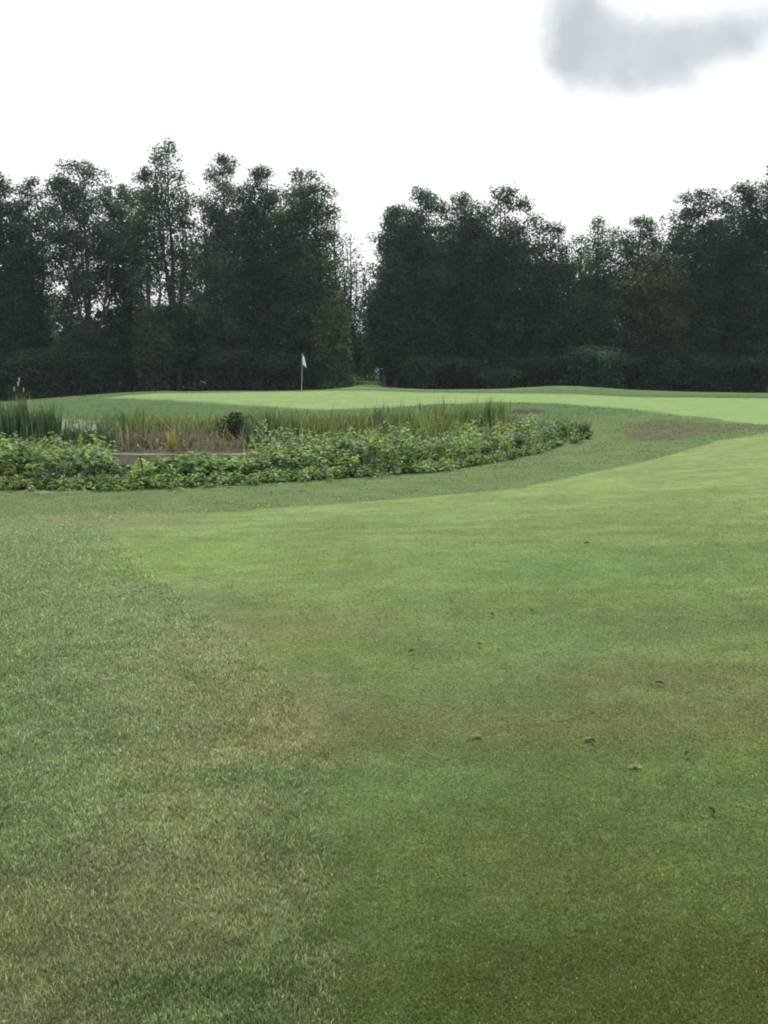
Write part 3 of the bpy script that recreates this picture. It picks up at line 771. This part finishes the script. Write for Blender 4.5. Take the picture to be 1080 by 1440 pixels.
def reed_patch(r, n, px0, px1, Y0, Y1, h0, h1, w, c0, c1, lean=(.02, .35), tip=None, keep=None):
    px = r.uniform(px0, px1, n); Y = r.uniform(Y0, Y1, n)
    if Y0 < 0: Y = Y + np.interp(px, [0, 200, 320, 430, 520, 600, 700, 790], [43.5, 42, 41, 40, 39, 37.5, 36, 33])
    x = (px - 540) / F * Y
    k = sdist(x, Y, MARSH) > r.uniform(-.3, .5, n); x, Y, px = x[k], Y[k], px[k]; n = len(x)
    if keep is not None:
        k = keep(x, Y, px); x, Y = x[k], Y[k]; n = len(x)
    t = r.uniform(size=(n, 1)); c = (c0 * (1 - t) + c1 * t) * r.uniform(.6, 1.45, (n, 1)) * (.6 + .8 * fbm(x * 1.2, Y * .6, 52, 3))[:, None]
    h = r.uniform(h0 * .7, h1, n) * (.35 + 1.25 * fbm(x * .9, Y * .5, 51, 3))
    return blades(x, Y, height(x, Y) - .02, h, np.full(n, w) * r.uniform(.6, 1.4, n), r.uniform(*lean, n), r, c, None if tip is None else tip * r.uniform(.8, 1.2, (n, 1)))

def build_reeds():
    r = R(12); GR = A(.085, .135, .055); GR2 = A(.11, .17, .08); TAN = A(.22, .20, .13); BRN = A(.075, .058, .044); YG = A(.24, .28, .10)
    nb = lambda cx, s, thr: (lambda x, y, px: fbm(x * s, y * s, cx, 3) > thr)
    parts = [
     # dry brown reed litter in the middle of the marsh
     reed_patch(r, 800, 128, 345, 26, 31, .12, .5, .045, BRN * .8, TAN * .7, (.4, 1.1), keep=nb(60, 1.0, .38)),
     reed_patch(r, 260, 140, 350, 26.5, 32, .4, 1.0, .04, TAN * .6, TAN, (.1, 1.0), keep=nb(61, 1.1, .45)),
     reed_patch(r, 500, 180, 340, 31, 36, .25, .7, .04, BRN, GR, (.1, .7), keep=nb(66, .8, .5)),
     # yellow-green bank grass on the far side
     reed_patch(r, 4200, 185, 670, -5, .8, .2, .55, .05, YG, GR2, (.1, .8), keep=nb(62, .5, .36)),
     reed_patch(r, 1300, 185, 690, -7, -1, .25, .6, .05, YG * .8, GR, (.1, .7), keep=nb(63, .6, .50)),
     # mixed dark / rusty stems, centre
     reed_patch(r, 2300, 390, 650, 28, 35, .5, 1.1, .045, BRN * 1.2, GR, (.05, .7), keep=nb(64, .7, .42)),
     reed_patch(r, 1100, 370, 650, 26, 36, .6, 1.3, .045, GR, YG * .8, (.05, .7), keep=nb(65, .8, .45)),
     # right-hand half
     reed_patch(r, 1900, 590, 720, 27, 37, .4, 1.05, .045, GR, YG, (.05, .6), keep=nb(67, .7, .42)),
     reed_patch(r, 260, 150, 200, 33, 44, .3, .8, .05, GR * .8, GR2, (.05, .5)),
     reed_patch(r, 900, 700, 835, 26, 33.5, .12, .45, .04, A(.13, .14, .10), GR2, (.1, .9)),
     # grasses threaded through the near weeds
     reed_patch(r, 1100, -60, 820, 17, 27, .35, .95, .028, GR, YG * .8, (.05, .7), keep=lambda x, y, px: (px < 150) | (px > 345) | (y < 18)),
     # sparse reeds in the open water and low growth behind the near weeds, left
     reed_patch(r, 260, 50, 160, 35, 43, .35, .75, .045, GR, GR2, (.05, .5)),
     reed_patch(r, 900, -80, 150, 22.5, 26.5, .25, .6, .04, GR, GR2, (.05, .6)),
    ]
    v, f, c = join(parts)
    o = np_mesh('reeds', v, f, M_REED, None, c)
    tag(o, 'mixed green and dry brown reeds and sedge standing in the marsh', 'reeds', kind='stuff')
build_reeds()

def reed_clump(px, Y, wm, h, n, c0, c1, label, seed, name='reed_clump', cat='reeds', lean=(.02, .22), w=.05, heads=0, headc=(.10, .055, .03), tipc=None):
    r = R(seed); x0 = (px - 540) / F * Y; z0 = float(height(x0, Y))
    t = empty(name, (x0, Y, z0), label, cat)
    dx = np.where(r.uniform(size=n) < .7, r.uniform(-wm * .75, wm * .75, n), r.normal(0, wm * .3, n)); dy = r.normal(0, wm * .3, n)
    s = r.uniform(size=(n, 1)); c = (c0 * (1 - s) + c1 * s) * r.uniform(.65, 1.35, (n, 1))
    zz = height(x0 + dx, Y + dy) - z0
    hh = h * r.uniform(.35, 1.0, n) * (.72 + .5 * (fbm(dx * 5 + seed, dx * 0, seed, 2) - .25))
    v, f, C = blades(dx, dy, zz - .03, hh, w * r.uniform(.6, 1.4, n), r.uniform(*lean, n), r, c, tipc)
    np_mesh('blades', v, f, M_REED, t, C)
    for k in range(heads):
        hx, hy = r.normal(0, wm * .35), r.normal(0, wm * .25); H = h * r.uniform(.85, 1.12); l = r.normal(0, .06, 2)
        T = Tubes(); zb = float(height(x0 + hx, Y + hy)) - z0
        T.add([(hx, hy, zb - .03), (hx + l[0] * .5, hy + l[1] * .5, zb + H * .6), (hx + l[0], hy + l[1], zb + H)], [.008, .007, .004], 5, A(.13, .14, .06))
        T.build('stem', M_REED, t, True)
        T = Tubes(); a = np.array([hx + l[0], hy + l[1], zb + H])
        T.add([a - [0, 0, .09], a - [0, 0, .07], a + [0, 0, .07], a + [0, 0, .09]], [.004, .02, .02, .004], 7, A(*headc))
        T.build('seed_head', M_REED, t, True)
    return t

GRN = A(.06, .115, .06); GRL = A(.10, .17, .095)
reed_clump(42, 27, 1.15, 2.15, 1300, GRN * .8, GRL * .9, 'tall blue green cattail clump at the left, its tips above the far bank', 901, heads=0)
reed_clump(86, 27.5, 1.0, 1.05, 650, GRN * .8, GRL * .8, 'cattail clump just right of the tallest left clump, before the pale water', 902)
reed_clump(126, 28.0, 1.0, .95, 560, GRN * .6, GRL * .6, 'dark green cattail clump right of centre in the left reed bed, before the water', 903)
reed_clump(14, 28, .3, 1.5, 160, GRN, GRL, 'cattail clump at the left edge of the view next to a patch of water', 904)
reed_clump(35, 33, .5, 1.9, 60, A(.4, .38, .3), A(.55, .52, .45), 'thin pale plume grass rising above the left cattails against the dark trees', 905, name='plume_grass', cat='plume grass', lean=(.02, .15), w=.02, heads=5, headc=(.6, .58, .5))
reed_clump(655, 30, .9, 1.45, 480, GRN * 1.1, A(.17, .23, .10), 'tall reed clump at the right end of the marsh left of the taller one', 906)
reed_clump(688, 30.5, .8, 1.75, 480, GRN * 1.2, A(.19, .23, .11), 'tallest reed clump at the right end of the marsh beside the bare soil lip', 907)
reed_clump(702, 28, .35, .85, 120, A(.2, .16, .09), A(.28, .23, .14), 'dry tan reed tuft in front of the tall right hand reeds', 908)
reed_clump(242, 26.3, .16, .85, 45, A(.28, .26, .05), A(.34, .33, .08), 'yellow green upright tuft standing alone before the brown reeds', 909, lean=(.02, .2))
reed_clump(385, 28, 1.1, 1.55, 650, GRN, A(.14, .20, .10), 'green reed clump in the middle of the marsh right of the dark shrub', 910)
reed_clump(450, 29, .9, 1.3, 420, A(.10, .13, .05), A(.2, .22, .10), 'yellowish reed clump between the middle clump and the rusty stems', 911)

def shrub(px, Y, w, h, n, hue, label, seed, name='shrub', leafs=.1):
    r = R(seed); x0 = (px - 540) / F * Y; z0 = float(height(x0, Y)) - .03
    t = empty(name, (x0, Y, z0), label, name.replace('_', ' '))
    th = r.uniform(0, 2 * PI, n); ra = r.uniform(0, 1, n) ** .5; zz = r.uniform(.05, 1, n)
    env = np.sqrt(np.maximum(1 - (zz - .35) ** 2 / .45, .02))
    lump = 1 + .35 * np.sin(th * 3 + zz * 7 + seed)
    P = np.stack([np.cos(th) * ra * env * lump * w / 2, np.sin(th) * ra * env * lump * w / 2.4, zz * h * (.8 + .2 * np.cos(th * 2 + seed))], 1)
    v, f = leaves(P, leafs * r.uniform(.6, 1.3, n), r, aspect=.6, up=.2)
    c = hue[None] * r.uniform(.6, 1.5, (n, 1))
    np_mesh('foliage', v, f, M_WEED, t, np.repeat(c, 4, 0))
    T = Tubes()
    for k in range(7):
        a = r.uniform(0, 2 * PI); e = np.array([math.cos(a) * w * .3, math.sin(a) * w * .25, h * r.uniform(.5, .85)])
        T.add([(0, 0, 0), e * [.35, .35, .5], e], [.014, .01, .004], 5)
    T.build('stems', M_BARK, t)
    return t
reed_clump(425, 28.5, .6, .8, 260, A(.06, .045, .035), A(.12, .09, .06), 'dark rusty brown reed clump right of the middle green clump', 912)
reed_clump(505, 29.5, .8, .85, 300, A(.055, .05, .035), A(.12, .10, .06), 'dark brown reed clump behind the near weeds, midway between the marsh ends', 913)
reed_clump(562, 30, .8, .75, 260, A(.07, .05, .04), A(.15, .11, .07), 'reddish brown reed clump right of the midway brown clump', 914)
reed_clump(620, 29.5, .5, .9, 200, A(.05, .075, .04), A(.10, .13, .06), 'dark green reed clump left of the tall right hand reeds', 915)
shrub(332, 31.5, 1.15, .98, 1500, A(.022, .042, .026), 'dark green shrub at the right end of the brown reeds', 950)
shrub(352, 33, .9, .8, 900, A(.03, .055, .03), 'smaller dark shrub behind and right of the darkest shrub in the marsh', 951)
shrub(790, 27.5, .42, .42, 420, A(.025, .05, .032), 'small dark round bush on the slope at the right end of the marsh', 952, leafs=.07)
shrub(784, 25.4, .4, .26, 260, A(.05, .08, .05), 'low dark tuft just below the small dark round bush', 953, leafs=.07)
shrub(822, 27, .5, .34, 320, A(.055, .09, .05), 'loose low weed tuft beside the dark stake, rightmost of the marsh plants', 954, leafs=.07)
shrub(728, 24.0, .75, .4, 560, A(.05, .085, .05), 'dark leafy clump at the near right rim of the marsh', 955, leafs=.09)
shrub(715, 33.5, .8, .4, 420, A(.05, .085, .05), 'dark low shrub under the bare soil lip', 957, leafs=.09)

def pale_plant(px, Y, h, label, seed):
    r = R(seed); x0 = (px - 540) / F * Y; z0 = float(height(x0, Y)) - .02
    t = empty('thistle', (x0, Y, z0), label, 'thistle')
    T = Tubes(); P = []
    T.add([(0, 0, 0), (.03, 0, h * .5), (.01, 0, h)], [.018, .014, .006], 6, A(.3, .36, .28))
    for k in range(9):
        zq = h * (.35 + .6 * k / 9); a = k * 2.4; L = h * .30 * (1.1 - k / 12)
        e = np.array([.02 + math.cos(a) * L, math.sin(a) * L, zq + L * .8])
        T.add([(.02, 0, zq), (np.array([.02, 0, zq]) + e) / 2 + [0, 0, -.02], e], [.009, .007, .004], 5, A(.3, .36, .28))
        for u in np.linspace(.2, 1, 7): P.append(np.array([.02, 0, zq]) * (1 - u) + e * u + r.normal(size=3) * .02)
    T.build('stem', M_WEED, t, True)
    P = np.array(P); v, f = leaves(P, r.uniform(.07, .14, len(P)), r, aspect=.4)
    np_mesh('foliage', v, f, M_WEED, t, np.repeat(A(.36, .44, .34)[None] * r.uniform(.7, 1.2, (len(P), 1)), 4, 0))
pale_plant(391, 22.5, 1.05, 'pale silvery branching plant standing out before the middle of the marsh', 970)
pale_plant(368, 26.5, 1.0, 'smaller pale bent plant just left of the silvery branching plant', 971)

def stick(name, px, Y, h, rad, lean, label, cat, mat, bend=.0):
    x0 = (px - 540) / F * Y; z0 = float(height(x0, Y))
    T = Tubes(); P = [(0, 0, -.08), (lean * .4 + bend, 0, h * .45), (lean, .02, h * .95), (lean, .02, h)]
    T.add(P, [rad, rad * .95, rad * .85, rad * .05], 7)
    o = T.build(name, mat); o.location = (x0, Y, z0); tag(o, label, cat)
    return o
M_DARKW = wood_mat('dark_wood', (.03, .022, .018), (.07, .05, .04))
M_PALEW = wood_mat('bleached_wood', (.30, .27, .23), (.52, .48, .43), (2, 20, 20))
M_TANS = wood_mat('dry_stalk', (.22, .19, .13), (.36, .31, .22))
stick('dead_stalk', 201, 16.9, .62, .018, -.07, 'dark reddish dead stalk leaning among the near weeds left of centre', 'dead stalk', M_DARKW)
stick('stake', 590, 40.5, .38, .03, 0, 'short dark stake standing in the bank below the putting green', 'stake', M_DARKW)
stick('stake', 817, 26.4, .42, .024, -.06, 'dark leaning stake at the right end of the marsh', 'stake', M_DARKW)
for k, (px, Y, h, ln, lab) in enumerate([(253, 29.5, 1.05, -.06, 'tall pale dead reed stalk above the brown reeds, left of the leaning one'),
        (282, 29.5, .95, -.16, 'pale dead reed stalk leaning left above the brown reeds'),
        (262, 26.6, .5, .16, 'short pale reed stalk leaning right over the bleached log'),
        (175, 29, 1.15, .03, 'dark upright reed stalk left of the pale arching stalks'),
        (203, 30, 1.1, .02, 'second dark upright reed stalk, closer to the pale arching stalk')]):
    stick('reed_stalk', px, Y, h, .016, ln, lab, 'reed stalk', M_TANS if 'dark' not in lab else M_DARKW, bend=-.03)
# arching bent stalk
T = Tubes(); a = np.linspace(0, 1, 12)
T.add(np.stack([-.25 + .5 * a, a * 0, .55 + .32 * np.sin(a * PI * .75) - .35 * (a - 1) ** 2 * 1.2], 1), .013, 6)
o = T.build('reed_stalk', M_TANS); o.location = ((222 - 540) / F * 29, 29, float(height((222 - 540) / F * 29, 29))); tag(o, 'pale reed stalk broken over into an arch above the brown reeds', 'reed stalk')

def build_log():
    r = R(5); Y0 = 25.2
    x0 = (138 - 540) / F * Y0; x1 = (354 - 540) / F * Y0
    t = np.linspace(0, 1, 26); x = x0 + (x1 - x0) * t
    zl = np.interp(t, [0, .1, .5, .75, 1], [Z(Y0, 638), Z(Y0, 639.5), Z(Y0, 640.5), Z(Y0, 640), Z(Y0, 639.5)])
    P = np.stack([x, Y0 + .05 * np.sin(t * 5), zl], 1)
    rad = np.interp(t, [0, .03, .3, .6, .97, 1], [.008, .028, .034, .038, .044, .01]) * (1 + .08 * r.normal(size=26))
    c = P.mean(0); T = Tubes(); T.add(P - c, rad, 8)
    for k in (.2, .45, .72):
        i = int(k * 25); T.add([P[i] - c, P[i] - c + [.06, .02, .09], P[i] - c + [.1, .03, .12]], [.014, .01, .003], 5)
    o = T.build('fallen_log', M_PALEW); o.location = c
    tag(o, 'long thin bleached fallen pole lying level across the marsh before the brown reeds', 'fallen log')
build_log()
# muddy bench the pole lies on
def mud_bench():
    n = 40; x0 = (132 - 540) / F * 25.4; x1 = (362 - 540) / F * 25.4; V = []; Fc = []
    prof = [(-.45, -.35), (-.12, -.05), (-.02, 0), (.6, .03), (1.6, -.02), (2.4, -.3)]
    for i in range(n):
        t = i / (n - 1); x = x0 + (x1 - x0) * t; e = min(1, 6 * t, 6 * (1 - t))
        for a, b in prof:
            V.append((x, 25.25 + a * (.4 + .6 * e) + .05 * math.sin(i), (Z(25.2, 640) - .045) * 1 + b * 1.0 - (1 - e) * .3 + .012 * math.sin(i * 2.3 + a * 9)))
    k = len(prof)
    for i in range(n - 1):
        for j in range(k - 1):
            Fc.append((i * k + j, (i + 1) * k + j, (i + 1) * k + j + 1, i * k + j + 1))
    m = wood_mat('mud', (.014, .011, .009), (.034, .031, .023), (2, 2, 2))
    o = np_mesh('mud_bank', np.array(V), np.array(Fc), m, smooth=True); tag(o, kind='structure')
mud_bench()

# ---------------------------------------------------------------- small things lying on the fairway
M_LEAFD = wood_mat('dead_leaf', (.02, .016, .012), (.05, .036, .024), (8, 8, 8))
LV = [(825, 767, 'small dark fallen leaf highest up the fairway, right of centre'), (692, 869, 'dark curled fallen leaf in mid fairway, left one of a pair'),
      (747, 862, 'dark fallen leaf in mid fairway, right one of a pair'), (579, 921, 'flat dark fallen leaf left of the mid fairway pair'),
      (674, 911, 'tiny dark fallen leaf below the mid fairway pair'), (927, 966, 'dark fallen leaf on the right of the fairway, above the pale divots'),
      (833, 1047, 'dark fallen leaf beside a pale divot'), (966, 1065, 'dark fallen leaf right of the pale divots'),
      (1000, 1146, 'largest near dark fallen leaf at the right side of the fairway')]
for k, (px, py, lab) in enumerate(LV):
    r = R(700 + k); x, y = unproj(px, py); d = math.hypot(x, y); s = .007 * d / 3.2 + .010
    V = []
    for i in range(7):
        t = i / 6; w = math.sin(min(1, t * 1.15 + .05) * PI * .93) * .55
        for q in (-1, 0, 1): V.append(((t - .5) * 2 * s, q * w * s, abs(q) * .35 * s + .25 * s * math.sin(t * 3) + (s * .1)))
    a = [(i * 3 + j, i * 3 + j + 1, i * 3 + 4 + j, i * 3 + 3 + j) for i in range(6) for j in range(2)]
    o = np_mesh('fallen_leaf', np.array(V), np.array(a), M_LEAFD, smooth=True)
    o.location = (x, y, float(height(x, y)) + .012); o.rotation_euler = (r.uniform(-.3, .3), r.uniform(-.2, .2), r.uniform(0, 6))
    md = o.modifiers.new('thickness', 'SOLIDIFY'); md.thickness = .0015
    tag(o, lab, 'fallen leaf', 'fallen leaves on the fairway')

M_DIV = wood_mat('divot_straw', (.22, .19, .12), (.36, .32, .22), (60, 60, 20))
for k, (px, py, s, lab) in enumerate([(892, 1081, .022, 'largest pale scraped divot on the near right of the fairway'), (670, 1040, .015, 'pale scraped divot near the middle of the fairway'),
                                 (826, 1044, .012, 'small pale divot behind a dark fallen leaf')]):
    r = R(800 + k); x, y = unproj(px, py); n = 160
    dx = np.clip(r.normal(0, s * .7, n), -s * 1.3, s * 1.3); dy = np.clip(r.normal(0, s * .3, n), -s * .5, s * .5)
    c = A(.42, .40, .29)[None] * r.uniform(.6, 1.3, (n, 1))
    z0 = float(height(x, y))
    v, f, C = blades(dx, dy, height(x + dx, y + dy) - z0 + .006, r.uniform(.008, .016, n), np.full(n, .004), r.uniform(.3, .8, n), r, c)
    o = np_mesh('divot', v, f, M_TURF, None, C); o.location = (x, y, z0); tag(o, lab, 'divot', 'pale divots in the fairway')

# ---------------------------------------------------------------- air
def build_haze():
    m, nt, out = new_mat('haze')
    vo = N(nt, 'ShaderNodeVolumePrincipled'); vo.inputs['Density'].default_value = HAZE; vo.inputs['Color'].default_value = (.74, .93, 1, 1); vo.inputs['Anisotropy'].default_value = .2
    nt.links.new(vo.outputs[0], out.inputs['Volume'])
    x, y0, y1, z0, z1 = 1600, -1600, 1600, -3, 40
    V = [(a, b, c) for a in (-x, x) for b in (y0, y1) for c in (z0, z1)]
    Fc = [(0, 1, 3, 2), (4, 6, 7, 5), (0, 4, 5, 1), (2, 3, 7, 6), (0, 2, 6, 4), (1, 5, 7, 3)]
    me = bpy.data.meshes.new('haze'); me.from_pydata(V, [], Fc); me.materials.append(m)
    o = bpy.data.objects.new('haze', me); COL.objects.link(o); tag(o, 'thin pale summer air softening the far trees', 'haze', kind='stuff')
HAZE = .00024
build_haze()

# ---------------------------------------------------------------- sky and sun
SUN_EL = math.radians(50); SUN_AZ = math.radians(-2)      # azimuth measured from +Y (straight ahead) to the right
sun = bpy.data.lights.new('sun', 'SUN'); sun.energy = 4.7; sun.angle = math.radians(.6); sun.color = (1, .95, .87)
so = bpy.data.objects.new('sun', sun); COL.objects.link(so)
from mathutils import Vector
sd = Vector((math.sin(SUN_AZ) * math.cos(SUN_EL), math.cos(SUN_AZ) * math.cos(SUN_EL), math.sin(SUN_EL)))
so.rotation_euler = (-sd).to_track_quat('-Z', 'Y').to_euler(); so.location = (0, 0, 60)

W = bpy.data.worlds.new('World'); SC.world = W; W.use_nodes = True
nt = W.node_tree; nt.nodes.clear(); L = nt.links.new
out = N(nt, 'ShaderNodeOutputWorld')
sky = N(nt, 'ShaderNodeTexSky'); sky.sky_type = 'NISHITA'; sky.sun_disc = False; sky.sun_elevation = SUN_EL; sky.sun_rotation = SUN_AZ
sky.air_density = 1.0; sky.dust_density = 1.5
bg1 = N(nt, 'ShaderNodeBackground'); bg1.inputs['Strength'].default_value = .11; L(sky.outputs[0], bg1.inputs['Color'])
tc = N(nt, 'ShaderNodeTexCoord')
sep = N(nt, 'ShaderNodeSeparateXYZ'); L(tc.outputs['Generated'], sep.inputs[0])
def math_(op, a, b=None, clamp=False):
    n = N(nt, 'ShaderNodeMath', operation=op); n.use_clamp = clamp
    for i, v in enumerate((a, b)):
        if v is None: continue
        if isinstance(v, (int, float)): n.inputs[i].default_value = v
        else: L(v, n.inputs[i])
    return n.outputs[0]
# cloud deck: white veil with softer breaks; broken overhead and behind, closed towards the sun
no = N(nt, 'ShaderNodeTexNoise'); no.inputs['Scale'].default_value = 2.2; no.inputs['Detail'].default_value = 6; no.inputs['Roughness'].default_value = .55
L(tc.outputs['Generated'], no.inputs['Vector'])
mr = N(nt, 'ShaderNodeMapRange'); mr.interpolation_type = 'SMOOTHSTEP'; mr.inputs['From Min'].default_value = .38; mr.inputs['From Max'].default_value = .56
front = math_('MULTIPLY', math_('ADD', sep.outputs['Y'], .1), 1.3)
L(math_('ADD', no.outputs['Fac'], math_('MAXIMUM', front, 0)), mr.inputs['Value'])
# the grey-blue cloud hanging in the upper right: soft blobs in direction space
yy = math_('MAXIMUM', sep.outputs['Y'], .05)
U = math_('DIVIDE', sep.outputs['X'], yy); V = math_('DIVIDE', sep.outputs['Z'], yy)
n2 = N(nt, 'ShaderNodeTexNoise'); n2.inputs['Scale'].default_value = 9; n2.inputs['Detail'].default_value = 5; L(tc.outputs['Generated'], n2.inputs['Vector'])
dist = math_('MULTIPLY', math_('SUBTRACT', n2.outputs['Fac'], .5), 1.1)
n3 = N(nt, 'ShaderNodeTexNoise'); n3.inputs['Scale'].default_value = 26; n3.inputs['Detail'].default_value = 4; L(tc.outputs['Generated'], n3.inputs['Vector'])
dist = math_('ADD', math_('MULTIPLY', math_('SUBTRACT', n2.outputs['Fac'], .5), 2.4), math_('MULTIPLY', math_('SUBTRACT', n3.outputs['Fac'], .5), .8))
acc = None
for px, py, rx, ry in ((806, -5, 76, 95), (832, 76, 66, 50), (900, 74, 85, 50), (970, 70, 95, 46), (1050, 46, 95, 48)):
    u, v = ray(px, py); su = rx / F / 1.05; sv = ry / F / .9
    a = math_('DIVIDE', math_('SUBTRACT', U, u), su); b = math_('DIVIDE', math_('SUBTRACT', V, v), sv)
    d2 = math_('ADD', math_('MULTIPLY', a, a), math_('MULTIPLY', b, b))
    g = math_('EXPONENT', math_('MULTIPLY', d2, -1.3))
    acc = g if acc is None else math_('ADD', acc, g)
acc = math_('ADD', acc, math_('MULTIPLY', dist, math_('MINIMUM', math_('MULTIPLY', acc, 1.2), 1.0)))
m2 = N(nt, 'ShaderNodeMapRange'); m2.interpolation_type = 'SMOOTHSTEP'; m2.inputs['From Min'].default_value = .08; m2.inputs['From Max'].default_value = 1.6
L(acc, m2.inputs['Value'])
mott = math_('MULTIPLY', m2.outputs[0], math_('ADD', .25, math_('MULTIPLY', n2.outputs['Fac'], 1.4)), True)
cmix = N(nt, 'ShaderNodeMix'); cmix.data_type = 'RGBA'
cmix.inputs['A'].default_value = (1.0, 1.0, 1.0, 1); cmix.inputs['B'].default_value = (.47, .525, .57, 1)
L(mott, cmix.inputs['Factor'])
bg2 = N(nt, 'ShaderNodeBackground'); bg2.inputs['Strength'].default_value = 1.15; L(cmix.outputs['Result'], bg2.inputs['Color'])
mx = N(nt, 'ShaderNodeMixShader'); L(mr.outputs[0], mx.inputs[0]); L(bg1.outputs[0], mx.inputs[1]); L(bg2.outputs[0], mx.inputs[2]); L(mx.outputs[0], out.inputs['Surface'])

# ---------------------------------------------------------------- camera and film
cam = bpy.data.cameras.new('camera'); co = bpy.data.objects.new('camera', cam); COL.objects.link(co); SC.camera = co
cam.sensor_fit = 'VERTICAL'; cam.sensor_height = 24; cam.lens = 24 * F / 1440; cam.clip_start = .05; cam.clip_end = 3000
co.location = (0, 0, EYE); co.rotation_euler = (PI / 2 - TH, 0, 0)
SC.view_settings.view_transform = 'Standard'; SC.view_settings.look = 'None'; SC.view_settings.gamma = 1; SC.view_settings.exposure = .05
SC.render.engine = 'CYCLES'; SC.cycles.filter_width = 2.0; SC.cycles.max_bounces = 6; SC.cycles.diffuse_bounces = 3; SC.cycles.transmission_bounces = 4
